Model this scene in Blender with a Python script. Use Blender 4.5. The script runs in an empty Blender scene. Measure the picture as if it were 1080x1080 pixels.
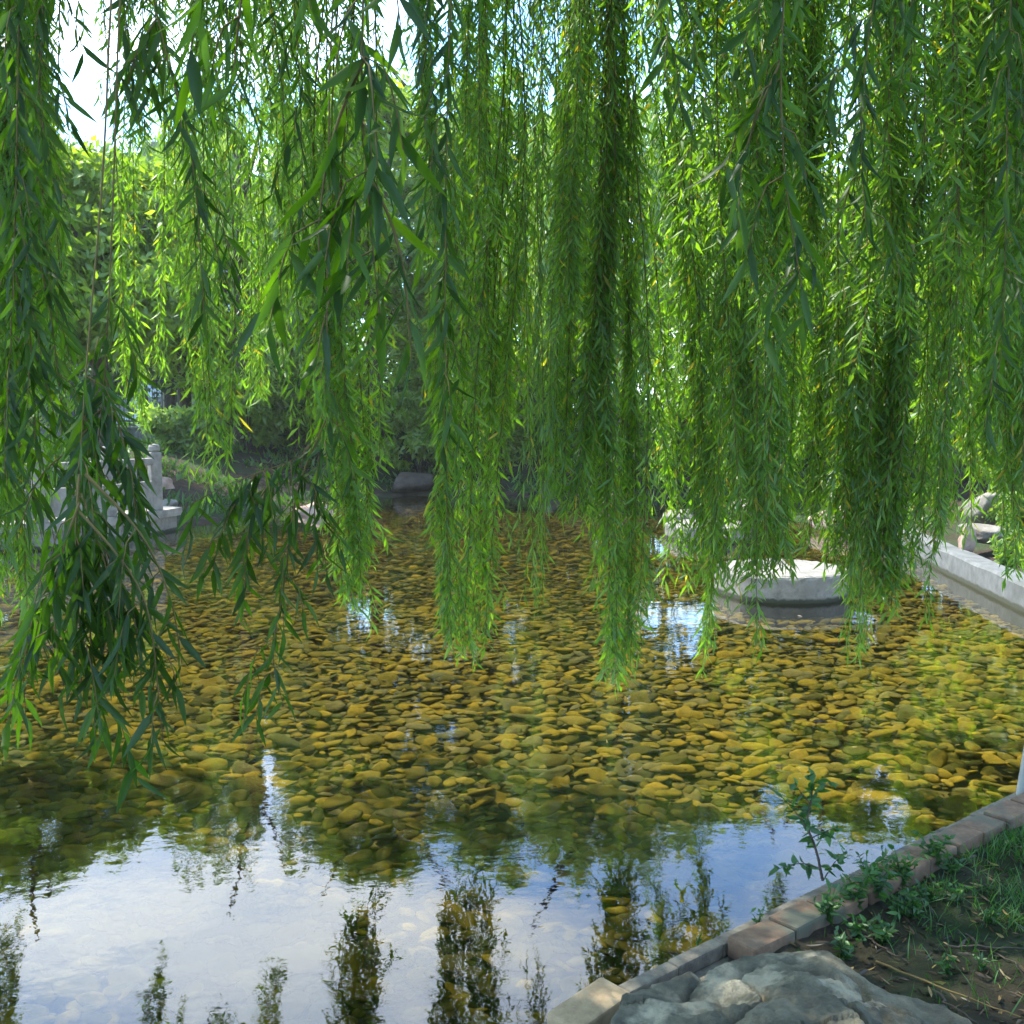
import bpy, bmesh, math, random
import numpy as np
from mathutils import Vector, Matrix, noise as mnoise

rad = math.radians
S = bpy.context.scene
COL = S.collection
rng = np.random.default_rng(11)
random.seed(11)

# ------------------------------------------------------------------ camera
CAM = np.array([0.0, 0.0, 1.8])
PITCH = math.atan(100 / 1080)
cp, sp = math.cos(PITCH), math.sin(PITCH)


def ray(u, v):
    x, y = (u - 540) / 1080, (540 - v) / 1080
    return np.array([x, cp + y * sp, -sp + y * cp])


def at_y(u, v, Y):
    d = ray(u, v)
    return CAM + d * (Y / d[1])


def at_z(u, v, z):
    d = ray(u, v)
    return CAM + d * ((z - CAM[2]) / d[2])


cam_d = bpy.data.cameras.new('camera')
cam = bpy.data.objects.new('camera', cam_d)
COL.objects.link(cam)
cam.location = CAM
cam.rotation_euler = (rad(90) - PITCH, 0, 0)
cam_d.sensor_width = 36
cam_d.lens = 36
cam_d.clip_start = 0.05
cam_d.clip_end = 2000
S.camera = cam


# ------------------------------------------------------------------ helpers
def tag(o, label=None, cat=None, group=None, kind=None):
    if label: o['label'] = label
    if cat: o['category'] = cat
    if group: o['group'] = group
    if kind: o['kind'] = kind
    return o


def empty(name, loc, label, cat, group=None):
    o = bpy.data.objects.new(name, None)
    COL.objects.link(o)
    o.location = loc
    o.empty_display_size = 0.1
    return tag(o, label, cat, group)


def link(name, me, parent=None, loc=None):
    o = bpy.data.objects.new(name, me)
    COL.objects.link(o)
    if loc is not None: o.location = loc
    if parent is not None: o.parent = parent
    return o


class Geo:
    """collects triangles / quads in numpy and makes one mesh"""
    def __init__(s):
        s.v, s.f3, s.f4, s.m3, s.m4, s.n = [], [], [], [], [], 0

    def add(s, v, f, m=0):
        v = np.asarray(v, float).reshape(-1, 3)
        f = np.asarray(f, int)
        if f.shape[1] == 3:
            s.f3.append(f + s.n); s.m3.append(np.full(len(f), m))
        else:
            s.f4.append(f + s.n); s.m4.append(np.full(len(f), m))
        s.v.append(v); s.n += len(v)

    def mesh(s, name, mats, smooth=True):
        me = bpy.data.meshes.new(name)
        V = np.concatenate(s.v)
        f3 = np.concatenate(s.f3) if s.f3 else np.zeros((0, 3), int)
        f4 = np.concatenate(s.f4) if s.f4 else np.zeros((0, 4), int)
        mi = np.concatenate((s.m3 or [np.zeros(0)]) + (s.m4 or [np.zeros(0)])).astype(np.int32)
        nl = f3.size + f4.size
        npoly = len(f3) + len(f4)
        me.vertices.add(len(V)); me.vertices.foreach_set('co', V.astype(np.float32).ravel())
        me.loops.add(nl)
        me.loops.foreach_set('vertex_index', np.concatenate([f3.ravel(), f4.ravel()]).astype(np.int32))
        me.polygons.add(npoly)
        st = np.concatenate([np.arange(len(f3)) * 3, f3.size + np.arange(len(f4)) * 4]).astype(np.int32)
        me.polygons.foreach_set('loop_start', st)
        me.polygons.foreach_set('material_index', mi)
        me.polygons.foreach_set('use_smooth', np.full(npoly, smooth))
        for m in mats: me.materials.append(m)
        me.update(calc_edges=True)
        me.validate()
        return me


def unit(a):
    return a / np.maximum(np.linalg.norm(a, axis=-1, keepdims=True), 1e-9)


def tube(g, pts, r0, r1, sides=5, m=0, cap=False):
    P = np.asarray(pts, float)
    n = len(P)
    T = unit(np.gradient(P, axis=0))
    ref = np.array([1.0, 0.13, 0.07]) if abs(T[0][0]) < 0.8 else np.array([0.1, 1.0, 0.05])
    A = unit(np.cross(T, ref)); B = np.cross(T, A)
    r = np.linspace(r0, r1, n) if np.isscalar(r0) else np.asarray(r0)
    a = np.arange(sides) * 2 * math.pi / sides
    V = P[:, None] + r[:, None, None] * (np.cos(a)[None, :, None] * A[:, None] + np.sin(a)[None, :, None] * B[:, None])
    i = np.arange(n - 1)[:, None] * sides; j = np.arange(sides)[None]; k = (j + 1) % sides
    F = np.stack([i + j, i + k, i + sides + k, i + sides + j], -1).reshape(-1, 4)
    g.add(V.reshape(-1, 3), F, m)
    if cap:
        g.add(np.vstack([V[-1], P[-1]]), np.stack([j[0], k[0], np.full(sides, sides)], -1), m)


def box(g, c, size, rot=0.0, m=0, bev=0.0, tilt=None):
    bm = bmesh.new()
    bmesh.ops.create_cube(bm, size=1)
    bmesh.ops.scale(bm, vec=size, verts=bm.verts)
    if bev:
        bmesh.ops.bevel(bm, geom=bm.edges[:], offset=bev, segments=2, affect='EDGES', profile=0.6)
    M = Matrix.Rotation(rot, 4, 'Z')
    if tilt: M = M @ Matrix.Rotation(tilt[0], 4, 'X') @ Matrix.Rotation(tilt[1], 4, 'Y')
    bmesh.ops.transform(bm, matrix=Matrix.Translation(c) @ M, verts=bm.verts)
    add_bm(g, bm, m)


def add_bm(g, bm, m=0):
    bmesh.ops.triangulate(bm, faces=bm.faces)
    bm.verts.ensure_lookup_table()
    V = np.array([v.co[:] for v in bm.verts]); F = np.array([[v.index for v in f.verts] for f in bm.faces])
    g.add(V, F, m)
    bm.free()


def leaves(g, P, D, L, W, fine=False, m=0, bend=0.12, r=rng):
    """lanceolate leaves: base P, direction D, length L, width W"""
    n = len(P)
    if n == 0: return
    P = np.asarray(P); D = unit(np.asarray(D))
    R = r.normal(size=(n, 3))
    Sd = unit(np.cross(D, R)); N = np.cross(Sd, D)
    L = np.asarray(L).reshape(-1, 1) * np.ones((n, 1)); W = np.asarray(W).reshape(-1, 1) * np.ones((n, 1))
    b = bend * L * r.uniform(-0.4, 1.6, (n, 1))
    if not fine:
        a = P + D * .42 * L
        V = np.stack([P, a + Sd * W * .5 + N * W * .15, a - N * W * .1, a - Sd * W * .5 + N * W * .15, P + D * L - N * b], 1)
        F = np.array([[0, 2, 1], [0, 3, 2], [1, 2, 4], [2, 3, 4]])
        k = 5
    else:
        a = P + D * .25 * L; c = P + D * .6 * L - N * b * .35
        V = np.stack([P, a + Sd * W * .47 + N * W * .15, a - N * W * .1, a - Sd * W * .47 + N * W * .15,
                      c + Sd * W * .42 + N * W * .12, c - N * W * .08, c - Sd * W * .42 + N * W * .12, P + D * L - N * b], 1)
        F = np.array([[0, 2, 1], [0, 3, 2], [1, 2, 5], [1, 5, 4], [2, 3, 6], [2, 6, 5], [4, 5, 7], [5, 6, 7]])
        k = 8
    FF = (F[None] + (np.arange(n) * k)[:, None, None]).reshape(-1, 3)
    g.add(V.reshape(-1, 3), FF, m)


def resample(pts, step):
    P = np.asarray(pts, float)
    seg = np.linalg.norm(np.diff(P, axis=0), axis=1); s = np.concatenate([[0], np.cumsum(seg)])
    n = max(3, int(s[-1] / step) + 1)
    t = np.linspace(0, s[-1], n)
    return np.stack([np.interp(t, s, P[:, i]) for i in range(3)], 1), s[-1]


def smooth_path(pts, step, it=2):
    P = np.asarray(pts, float)
    for _ in range(it):
        q = [P[0]]
        for a, b in zip(P[:-1], P[1:]):
            q += [a * .75 + b * .25, a * .25 + b * .75]
        q.append(P[-1]); P = np.array(q)
    return resample(P, step)[0]


# ------------------------------------------------------------------ materials
def mat(name):
    m = bpy.data.materials.new(name); m.use_nodes = True
    nt = m.node_tree
    for n in list(nt.nodes): nt.nodes.remove(n)
    return m, nt, nt.nodes.new('ShaderNodeOutputMaterial')


def nd(nt, t, **kw):
    n = nt.nodes.new(t)
    for k, v in kw.items():
        if k in n.inputs: n.inputs[k].default_value = v
        else: setattr(n, k, v)
    return n


def ramp(nt, fac, stops):
    r = nt.nodes.new('ShaderNodeValToRGB')
    el = r.color_ramp.elements
    el[0].position, el[0].color = stops[0][0], (*stops[0][1], 1)
    el[1].position, el[1].color = stops[1][0], (*stops[1][1], 1)
    for p, c in stops[2:]:
        e = el.new(p); e.color = (*c, 1)
    nt.links.new(fac, r.inputs[0])
    return r.outputs[0]


def island_random(nt):
    a = nd(nt, 'ShaderNodeNewGeometry').outputs['Random Per Island']
    b = nd(nt, 'ShaderNodeObjectInfo').outputs['Random']
    s = nd(nt, 'ShaderNodeMath', operation='ADD'); nt.links.new(a, s.inputs[0]); nt.links.new(b, s.inputs[1])
    f = nd(nt, 'ShaderNodeMath', operation='FRACT'); nt.links.new(s.outputs[0], f.inputs[0])
    return f.outputs[0]


def leaf_mat(name, stops, tr=(1.5, 1.9, .5), trans=.5, gloss=.035, rough=.45):
    m, nt, out = mat(name)
    c = ramp(nt, island_random(nt), stops)
    d = nd(nt, 'ShaderNodeBsdfDiffuse'); nt.links.new(c, d.inputs[0])
    mul = nd(nt, 'ShaderNodeMix', data_type='RGBA', blend_type='MULTIPLY')
    mul.inputs[0].default_value = 1; nt.links.new(c, mul.inputs[6]); mul.inputs[7].default_value = (*tr, 1)
    mul.clamp_result = False
    t = nd(nt, 'ShaderNodeBsdfTranslucent'); nt.links.new(mul.outputs[2], t.inputs[0])
    x = nd(nt, 'ShaderNodeMixShader'); x.inputs[0].default_value = trans
    nt.links.new(d.outputs[0], x.inputs[1]); nt.links.new(t.outputs[0], x.inputs[2])
    gl = nd(nt, 'ShaderNodeBsdfGlossy', Roughness=rough); gl.inputs[0].default_value = (.9, .95, .9, 1)
    y = nd(nt, 'ShaderNodeMixShader'); y.inputs[0].default_value = gloss
    nt.links.new(x.outputs[0], y.inputs[1]); nt.links.new(gl.outputs[0], y.inputs[2])
    nt.links.new(y.outputs[0], out.inputs[0])
    return m


def rough_mat(name, stops, scale=6, detail=8, rough=.85, bump=.4, bscale=None, spec=.3, stops2=None, scale2=1.3, coord='Object', dist=.02, waterline=False):
    """mottled surface: noise through a ramp (optionally a second, larger patch layer) with bump"""
    m, nt, out = mat(name)
    tc = nd(nt, 'ShaderNodeTexCoord').outputs[coord]
    n1 = nd(nt, 'ShaderNodeTexNoise', Scale=scale, Detail=detail, Roughness=.65)
    nt.links.new(tc, n1.inputs['Vector'])
    c = ramp(nt, n1.outputs[0], stops)
    if stops2:
        n2 = nd(nt, 'ShaderNodeTexNoise', Scale=scale2, Detail=5, Roughness=.6)
        nt.links.new(tc, n2.inputs['Vector'])
        f = ramp(nt, n2.outputs[0], stops2[0])
        mx = nd(nt, 'ShaderNodeMix', data_type='RGBA'); nt.links.new(f, mx.inputs[0])
        nt.links.new(c, mx.inputs[6]); mx.inputs[7].default_value = (*stops2[1], 1)
        c = mx.outputs[2]
    if waterline:
        pz = nd(nt, 'ShaderNodeSeparateXYZ'); nt.links.new(nd(nt, 'ShaderNodeNewGeometry').outputs['Position'], pz.inputs[0])
        ad = nd(nt, 'ShaderNodeMath', operation='MULTIPLY_ADD'); nt.links.new(n1.outputs[0], ad.inputs[0]); ad.inputs[1].default_value = -.07; nt.links.new(pz.outputs[2], ad.inputs[2])
        wl = ramp(nt, ad.outputs[0], [(0, (1, 1, 1)), (.02, (0, 0, 0))])
        mw = nd(nt, 'ShaderNodeMix', data_type='RGBA'); nt.links.new(wl, mw.inputs[0]); nt.links.new(c, mw.inputs[6]); mw.inputs[7].default_value = (.035, .037, .02, 1)
        c = mw.outputs[2]
    p = nd(nt, 'ShaderNodeBsdfPrincipled', Roughness=rough)
    p.inputs['Specular IOR Level'].default_value = spec
    nt.links.new(c, p.inputs['Base Color'])
    n3 = nd(nt, 'ShaderNodeTexNoise', Scale=bscale or scale * 3, Detail=8, Roughness=.7)
    nt.links.new(tc, n3.inputs['Vector'])
    b = nd(nt, 'ShaderNodeBump', Strength=bump, Distance=dist)
    nt.links.new(n3.outputs[0], b.inputs['Height']); nt.links.new(b.outputs[0], p.inputs['Normal'])
    nt.links.new(p.outputs[0], out.inputs[0])
    return m


def plain(name, col, rough=.5, metal=0.0):
    return rough_mat(name, [(.3, tuple(c * .8 for c in col)), (.7, tuple(min(1, c * 1.12) for c in col))], scale=9, rough=rough, bump=.08)


GREEN = [(0, (.05, .115, .016)), (.45, (.085, .175, .022)), (.8, (.125, .22, .028)), (.965, (.10, .20, .02)), (.985, (.26, .22, .03))]
M_LEAF = leaf_mat('willow_leaf', GREEN, tr=(2.45, 2.45, .55), trans=.53)
M_LEAFN = leaf_mat('willow_leaf_silhouette', [(0, (.014, .038, .008)), (.5, (.027, .064, .009)), (1, (.045, .095, .010))], tr=(2.5, 2.7, .35), trans=.5, gloss=.02)  # same leaf darkened: backlit shade of the close branches put into the colour
M_FARW = leaf_mat('far_willow_leaf', [(0, (.10, .18, .05)), (.5, (.14, .225, .06)), (1, (.18, .27, .07))], tr=(2.3, 2.2, .9))
M_FARB = leaf_mat('far_bright_leaf', [(0, (.085, .16, .02)), (.5, (.13, .215, .027)), (1, (.17, .265, .038))], tr=(2.4, 2.2, .6))
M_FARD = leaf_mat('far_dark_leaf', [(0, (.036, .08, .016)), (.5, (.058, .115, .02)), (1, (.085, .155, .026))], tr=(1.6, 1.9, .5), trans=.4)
M_WEED = leaf_mat('weed_leaf', [(0, (.02, .06, .015)), (.5, (.035, .1, .02)), (1, (.06, .14, .025))], tr=(1.5, 1.8, .5), trans=.4)
M_GRASS = leaf_mat('grass_blade', [(0, (.02, .07, .012)), (.5, (.035, .11, .016)), (1, (.07, .15, .025))], tr=(1.5, 1.8, .5), trans=.4)
M_LITTER = leaf_mat('dead_leaf', [(0, (.03, .02, .011)), (.45, (.06, .04, .02)), (.78, (.12, .08, .035)), (.95, (.22, .16, .06)), (1, (.34, .27, .05))], tr=(.8, .8, .6), trans=.15)
M_FLOWER = leaf_mat('yellow_petal', [(0, (.5, .33, .02)), (1, (.6, .42, .03))], tr=(1, 1, .5), trans=.3)
M_TWIG = rough_mat('withe_bark', [(.3, (.10, .075, .025)), (.7, (.17, .12, .04))], scale=20, bump=.1)
M_BARK = rough_mat('bark', [(.3, (.045, .035, .024)), (.7, (.13, .10, .07))], scale=9, bump=.9, dist=.03)
M_SOIL = None

M_ROCK = rough_mat('rock_grey_green', [(.3, (.05, .048, .034)), (.5, (.13, .117, .076)), (.7, (.25, .22, .14))], scale=7, bump=.9, bscale=16, dist=.04,
                   stops2=([(.52, (0, 0, 0)), (.6, (.9, .9, .9))], (.38, .33, .22)), scale2=4.2)
M_ROCKP = rough_mat('rock_pale', [(.3, (.10, .088, .068)), (.5, (.175, .155, .122)), (.72, (.26, .233, .19))], scale=4, bump=.8, bscale=9, dist=.04)
M_ROCKR = rough_mat('rock_rosy', [(.3, (.2, .13, .09)), (.5, (.34, .23, .17)), (.72, (.45, .33, .26))], scale=4, bump=.8, bscale=9, dist=.04)
M_ROCKB = rough_mat('rock_brown', [(.3, (.03, .022, .016)), (.5, (.065, .05, .035)), (.72, (.11, .088, .066))], scale=4, bump=.8, bscale=9, dist=.04)
M_CONC = rough_mat('pale_concrete', [(.3, (.07, .072, .067)), (.5, (.105, .107, .1)), (.72, (.145, .145, .135))], scale=7, bump=.3, dist=.01,
                   stops2=([(.5, (0, 0, 0)), (.68, (.6, .6, .6))], (.06, .062, .05)), scale2=2.6, waterline=True)
M_DRUM = rough_mat('pale_granite', [(.3, (.11, .098, .078)), (.5, (.18, .163, .134)), (.72, (.25, .228, .19))], scale=12, bump=.35, dist=.01,
                   stops2=([(.52, (0, 0, 0)), (.7, (.55, .55, .55))], (.075, .068, .05)), scale2=3, waterline=True)
M_STONE = rough_mat('white_stone', [(.3, (.12, .107, .086)), (.5, (.19, .172, .142)), (.72, (.27, .247, .208))], scale=6, bump=.25, dist=.008,
                    stops2=([(.55, (0, 0, 0)), (.72, (.5, .5, .5))], (.25, .22, .17)), scale2=3)
M_BRICK = rough_mat('kerb_brick', [(.28, (.085, .056, .038)), (.5, (.155, .095, .055)), (.72, (.24, .155, .095))], scale=14, bump=.5, dist=.006,
                    stops2=([(.46, (0, 0, 0)), (.6, (.85, .85, .85))], (.10, .105, .07)), scale2=5)
M_TANBRICK = rough_mat('tan_brick', [(.3, (.22, .15, .08)), (.5, (.31, .22, .12)), (.72, (.4, .3, .17))], scale=16, bump=.6, dist=.005)
M_MORTAR = rough_mat('mortar', [(.3, (.07, .062, .045)), (.5, (.15, .13, .095)), (.72, (.24, .21, .15))], scale=14, bump=.7, dist=.01)
M_BLACK = plain('black_paint', (.018, .02, .022), .4)
M_STEEL = plain('galvanised_steel', (.27, .28, .26), .45, .5)
M_BLDG = plain('far_wall_hazed', (.36, .42, .48), .8)  # blue grey wall, made paler to carry distance haze in its colour
M_GLASSD = plain('far_window_glass', (.05, .07, .09), .15)
M_CREAM = plain('cream_render', (.55, .5, .44), .8)
M_TURQ = plain('turquoise_plastic', (.05, .42, .46), .45)
M_DOOR = plain('brown_door', (.12, .07, .05), .6)


def pebble_mat():
    m, nt, out = mat('algae_cobble')
    r = island_random(nt)
    c = ramp(nt, r, [(0, (.06, .055, .02)), (.2, (.11, .092, .024)), (.42, (.165, .125, .022)), (.66, (.235, .168, .028)), (.8, (.165, .132, .036)), (.9, (.125, .11, .058)), (1, (.075, .075, .03))])
    tc = nd(nt, 'ShaderNodeTexCoord').outputs['Object']
    n = nd(nt, 'ShaderNodeTexNoise', Scale=22, Detail=8, Roughness=.75)
    nt.links.new(tc, n.inputs['Vector'])
    f = ramp(nt, n.outputs[0], [(.32, (.5, .55, .5)), (.66, (1.25, 1.15, 1))])
    mx = nd(nt, 'ShaderNodeMix', data_type='RGBA', blend_type='MULTIPLY'); mx.inputs[0].default_value = 1
    nt.links.new(c, mx.inputs[6]); nt.links.new(f, mx.inputs[7])
    p = nd(nt, 'ShaderNodeBsdfDiffuse', Roughness=.6)
    nt.links.new(mx.outputs[2], p.inputs[0])
    nt.links.new(p.outputs[0], out.inputs[0])
    return m


M_PEB = pebble_mat()


def soil_mat():
    m, nt, out = mat('ground_soil')
    geo = nd(nt, 'ShaderNodeNewGeometry')
    pos = geo.outputs['Position']
    n1 = nd(nt, 'ShaderNodeTexNoise', Scale=5, Detail=10, Roughness=.7); nt.links.new(pos, n1.inputs['Vector'])
    soil = ramp(nt, n1.outputs[0], [(.3, (.022, .016, .011)), (.55, (.055, .04, .026)), (.75, (.10, .075, .05))])
    n2 = nd(nt, 'ShaderNodeTexNoise', Scale=.7, Detail=6, Roughness=.6); nt.links.new(pos, n2.inputs['Vector'])
    f = ramp(nt, n2.outputs[0], [(.45, (0, 0, 0)), (.6, (1, 1, 1))])
    mx = nd(nt, 'ShaderNodeMix', data_type='RGBA'); nt.links.new(f, mx.inputs[0])
    nt.links.new(soil, mx.inputs[6]); mx.inputs[7].default_value = (.03, .05, .018, 1)
    sx = nd(nt, 'ShaderNodeSeparateXYZ'); nt.links.new(pos, sx.inputs[0])
    lt = nd(nt, 'ShaderNodeMath', operation='LESS_THAN'); nt.links.new(sx.outputs[2], lt.inputs[0]); lt.inputs[1].default_value = -.05
    mx2 = nd(nt, 'ShaderNodeMix', data_type='RGBA'); nt.links.new(lt.outputs[0], mx2.inputs[0])
    nt.links.new(mx.outputs[2], mx2.inputs[6]); mx2.inputs[7].default_value = (.11, .09, .025, 1)
    p = nd(nt, 'ShaderNodeBsdfPrincipled', Roughness=.95); p.inputs['Specular IOR Level'].default_value = .15
    nt.links.new(mx2.outputs[2], p.inputs['Base Color'])
    n3 = nd(nt, 'ShaderNodeTexNoise', Scale=22, Detail=10, Roughness=.75); nt.links.new(pos, n3.inputs['Vector'])
    b = nd(nt, 'ShaderNodeBump', Strength=1, Distance=.04); nt.links.new(n3.outputs[0], b.inputs['Height']); nt.links.new(b.outputs[0], p.inputs['Normal'])
    nt.links.new(p.outputs[0], out.inputs[0])
    return m


M_SOIL = soil_mat()


def water_mat():
    m, nt, out = mat('clear_shallow_water')
    pos = nd(nt, 'ShaderNodeNewGeometry').outputs['Position']
    hs = None
    for sc, det, amp in ((2.2, 2, .010), (9, 3, .0028)):
        mp = nd(nt, 'ShaderNodeMapping'); mp.inputs['Scale'].default_value = (1, 1.15, 1); nt.links.new(pos, mp.inputs[0])
        n = nd(nt, 'ShaderNodeTexNoise', Scale=sc, Detail=det, Roughness=.5); nt.links.new(mp.outputs[0], n.inputs['Vector'])
        k = nd(nt, 'ShaderNodeMath', operation='MULTIPLY'); nt.links.new(n.outputs[0], k.inputs[0]); k.inputs[1].default_value = amp
        if hs is None: hs = k.outputs[0]
        else:
            a = nd(nt, 'ShaderNodeMath', operation='ADD'); nt.links.new(hs, a.inputs[0]); nt.links.new(k.outputs[0], a.inputs[1]); hs = a.outputs[0]
    b = nd(nt, 'ShaderNodeBump', Strength=.24, Distance=1.0); nt.links.new(hs, b.inputs['Height'])
    fr = nd(nt, 'ShaderNodeFresnel', IOR=1.5); nt.links.new(b.outputs[0], fr.inputs['Normal'])
    t = nd(nt, 'ShaderNodeBsdfTransparent'); t.inputs[0].default_value = (.93, .94, .80, 1)
    gl = nd(nt, 'ShaderNodeBsdfGlossy', Roughness=.0); gl.inputs[0].default_value = (1, 1, 1, 1)
    nt.links.new(b.outputs[0], gl.inputs['Normal'])
    x = nd(nt, 'ShaderNodeMixShader'); nt.links.new(fr.outputs[0], x.inputs[0])
    nt.links.new(t.outputs[0], x.inputs[1]); nt.links.new(gl.outputs[0], x.inputs[2])
    nt.links.new(x.outputs[0], out.inputs[0])
    return m


M_WATER = water_mat()

# ------------------------------------------------------------------ light and sky
SUN_EL, SUN_AZ = rad(60), rad(-52)           # azimuth from straight ahead, negative to the left
sdir = Vector((math.sin(SUN_AZ) * math.cos(SUN_EL), math.cos(SUN_AZ) * math.cos(SUN_EL), math.sin(SUN_EL)))
sl = bpy.data.lights.new('sun', 'SUN'); sl.energy = 4.9; sl.angle = rad(.53); sl.color = (1, .95, .85)
so = bpy.data.objects.new('sun', sl); COL.objects.link(so)
so.rotation_euler = sdir.to_track_quat('Z', 'Y').to_euler()
so.location = (-10, 15, 30)

W = bpy.data.worlds.new('World'); S.world = W; W.use_nodes = True
nt = W.node_tree
bg = nt.nodes['Background']; bg.inputs[1].default_value = .085
sky = nd(nt, 'ShaderNodeTexSky', sky_type='NISHITA', sun_disc=False, sun_elevation=SUN_EL, sun_rotation=SUN_AZ)
tc = nd(nt, 'ShaderNodeTexCoord').outputs['Generated']
sx = nd(nt, 'ShaderNodeSeparateXYZ'); nt.links.new(tc, sx.inputs[0])
zz = nd(nt, 'ShaderNodeMath', operation='MAXIMUM'); nt.links.new(sx.outputs[2], zz.inputs[0]); zz.inputs[1].default_value = .06
dv = nd(nt, 'ShaderNodeVectorMath', operation='DIVIDE'); nt.links.new(tc, dv.inputs[0])
cz = nd(nt, 'ShaderNodeCombineXYZ')
for i in range(3): nt.links.new(zz.outputs[0], cz.inputs[i])
nt.links.new(cz.outputs[0], dv.inputs[1])
cn = nd(nt, 'ShaderNodeTexNoise', Scale=.9, Detail=9, Roughness=.55, Distortion=.4); nt.links.new(dv.outputs[0], cn.inputs['Vector'])
cf = ramp(nt, cn.outputs[0], [(.46, (0, 0, 0)), (.68, (.92, .92, .92))])
cmx = nd(nt, 'ShaderNodeMix', data_type='RGBA'); nt.links.new(cf, cmx.inputs[0])

dt = nd(nt, 'ShaderNodeVectorMath', operation='DOT_PRODUCT'); nt.links.new(tc, dt.inputs[0]); dt.inputs[1].default_value = sdir
dm = nd(nt, 'ShaderNodeMath', operation='MAXIMUM'); nt.links.new(dt.outputs['Value'], dm.inputs[0]); dm.inputs[1].default_value = 0
dp = nd(nt, 'ShaderNodeMath', operation='POWER'); nt.links.new(dm.outputs[0], dp.inputs[0]); dp.inputs[1].default_value = 2.5
ccol = nd(nt, 'ShaderNodeMix', data_type='RGBA'); nt.links.new(dp.outputs[0], ccol.inputs[0])      # clouds are brighter towards the sun
ccol.inputs[6].default_value = (10, 10.3, 10.8, 1); ccol.inputs[7].default_value = (41, 44, 46, 1)
nt.links.new(ccol.outputs[2], cmx.inputs[7])
sky2 = nd(nt, 'ShaderNodeMix', data_type='RGBA', blend_type='MULTIPLY'); sky2.inputs[0].default_value = 1
nt.links.new(sky.outputs[0], sky2.inputs[6]); sky2.inputs[7].default_value = (2.0, 2.85, 3.5, 1); sky2.clamp_result = False
cmx.clamp_factor = True; cmx.clamp_result = False
nt.links.new(sky2.outputs[2], cmx.inputs[6]); nt.links.new(cmx.outputs[2], bg.inputs[0])

# ------------------------------------------------------------------ pond outline, ground, water
KD = unit(np.array([2.15, 1.74]))                      # direction of the near kerb
KN = np.array([KD[1], -KD[0]])                         # towards the bank
K0 = np.array([.105, 2.70])


def kerb_pt(s, off=0.0): return K0 + KD * s + KN * off


POND = np.array([kerb_pt(-7.6), kerb_pt(5.66), (4.76, 9.4), (5.08, 12.09), (5.4, 14.8), (5.3, 17), (4.2, 19.6), (2.6, 21.6), (0, 23.4), (-2.4, 23.6),
                 (-3.9, 20.5), (-4.9, 18.4), (-5.3, 16.6), (-5.9, 14.6), (-7.6, 12.4), (-10, 11), (-14, 10), (-14, -2.0)])


def sdist(X, Y):
    """signed distance to the pond edge, negative in the water"""
    p = np.stack([X, Y], -1)
    d = np.full(X.shape, 1e9); inside = np.zeros(X.shape, bool)
    for a, b in zip(POND, np.roll(POND, -1, 0)):
        e = b - a; w = p - a
        t = np.clip((w @ e) / (e @ e), 0, 1)
        d = np.minimum(d, np.linalg.norm(w - t[..., None] * e, axis=-1))
        c = ((a[1] <= Y) != (b[1] <= Y))
        with np.errstate(divide='ignore', invalid='ignore'):
            inside ^= c & (X < (b[0] - a[0]) * (Y - a[1]) / (b[1] - a[1]) + a[0])
    return np.where(inside, -d, d)


def sstep(x, a, b):
    t = np.clip((x - a) / (b - a), 0, 1); return t * t * (3 - 2 * t)


def vnoise(X, Y, s, seed=0):
    return np.array([mnoise.noise(Vector((x * s + seed, y * s, seed * 1.7))) for x, y in zip(X.ravel(), Y.ravel())]).reshape(X.shape)


def ground_h(X, Y):
    d = sdist(X, Y)
    far = sstep(Y, 13, 18)
    h = .05 + .11 * sstep(d, .1, 2.2) + far * .9 * sstep(d, .2, 5) + (1 - far) * sstep(X, 5, 9) * .25
    return np.where(d < 0, -.24, np.where(d < .12, -.24 + (h + .24) * d / .12, h))


def axis(lo, a, b, hi, st, far):
    f = np.arange(a, b + 1e-6, st)
    l = a - np.geomspace(.5, a - lo, far)[::-1]; r = b + np.geomspace(.5, hi - b, far)
    return np.concatenate([l, f, r])


xs = axis(-400, -14, 12, 400, .2, 14); ys = axis(-300, -2.2, 30, 900, .2, 14)
GX, GY = np.meshgrid(xs, ys)
GZ = ground_h(GX, GY) + np.where((sdist(GX, GY) > .15), vnoise(GX, GY, 1.3) * .03, 0)
g = Geo()
nx, ny = len(xs), len(ys)
i = np.arange(ny - 1)[:, None] * nx; j = np.arange(nx - 1)[None]
F = np.stack([i + j, i + j + 1, i + nx + j + 1, i + nx + j], -1).reshape(-1, 4)
g.add(np.stack([GX, GY, GZ], -1).reshape(-1, 3), F)
tag(link('ground', g.mesh('ground', [M_SOIL])), 'dark soil bank and pond bed reaching back under the trees', None, None, 'structure')

me = bpy.data.meshes.new('water')
c = POND.mean(0)
out = POND + unit(POND - c) * .08
me.from_pydata([(x, y, 0) for x, y in out], [], [list(range(len(out)))])
me.materials.append(M_WATER)
tag(link('water', me), 'clear shallow pond water over ochre cobbles reflecting the sky', None, None, 'structure')

# near bank: a finer soil sheet lying on the ground
s_ = np.arange(-1.2, 4.4, .035); o_ = np.arange(.13, 2.6, .035)
SS, OO = np.meshgrid(s_, o_)
P = K0 + SS[..., None] * KD + OO[..., None] * KN
Z = ground_h(P[..., 0], P[..., 1]) + .015 + vnoise(P[..., 0], P[..., 1], 5, 3) * .03 + vnoise(P[..., 0], P[..., 1], 17, 5) * .012
edge = np.minimum(np.minimum(SS - s_[0], s_[-1] - SS), o_[-1] - OO)
Z = Z - .12 * (1 - sstep(edge, 0, .3)) + .03 * (1 - sstep(OO, .13, .5))


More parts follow.
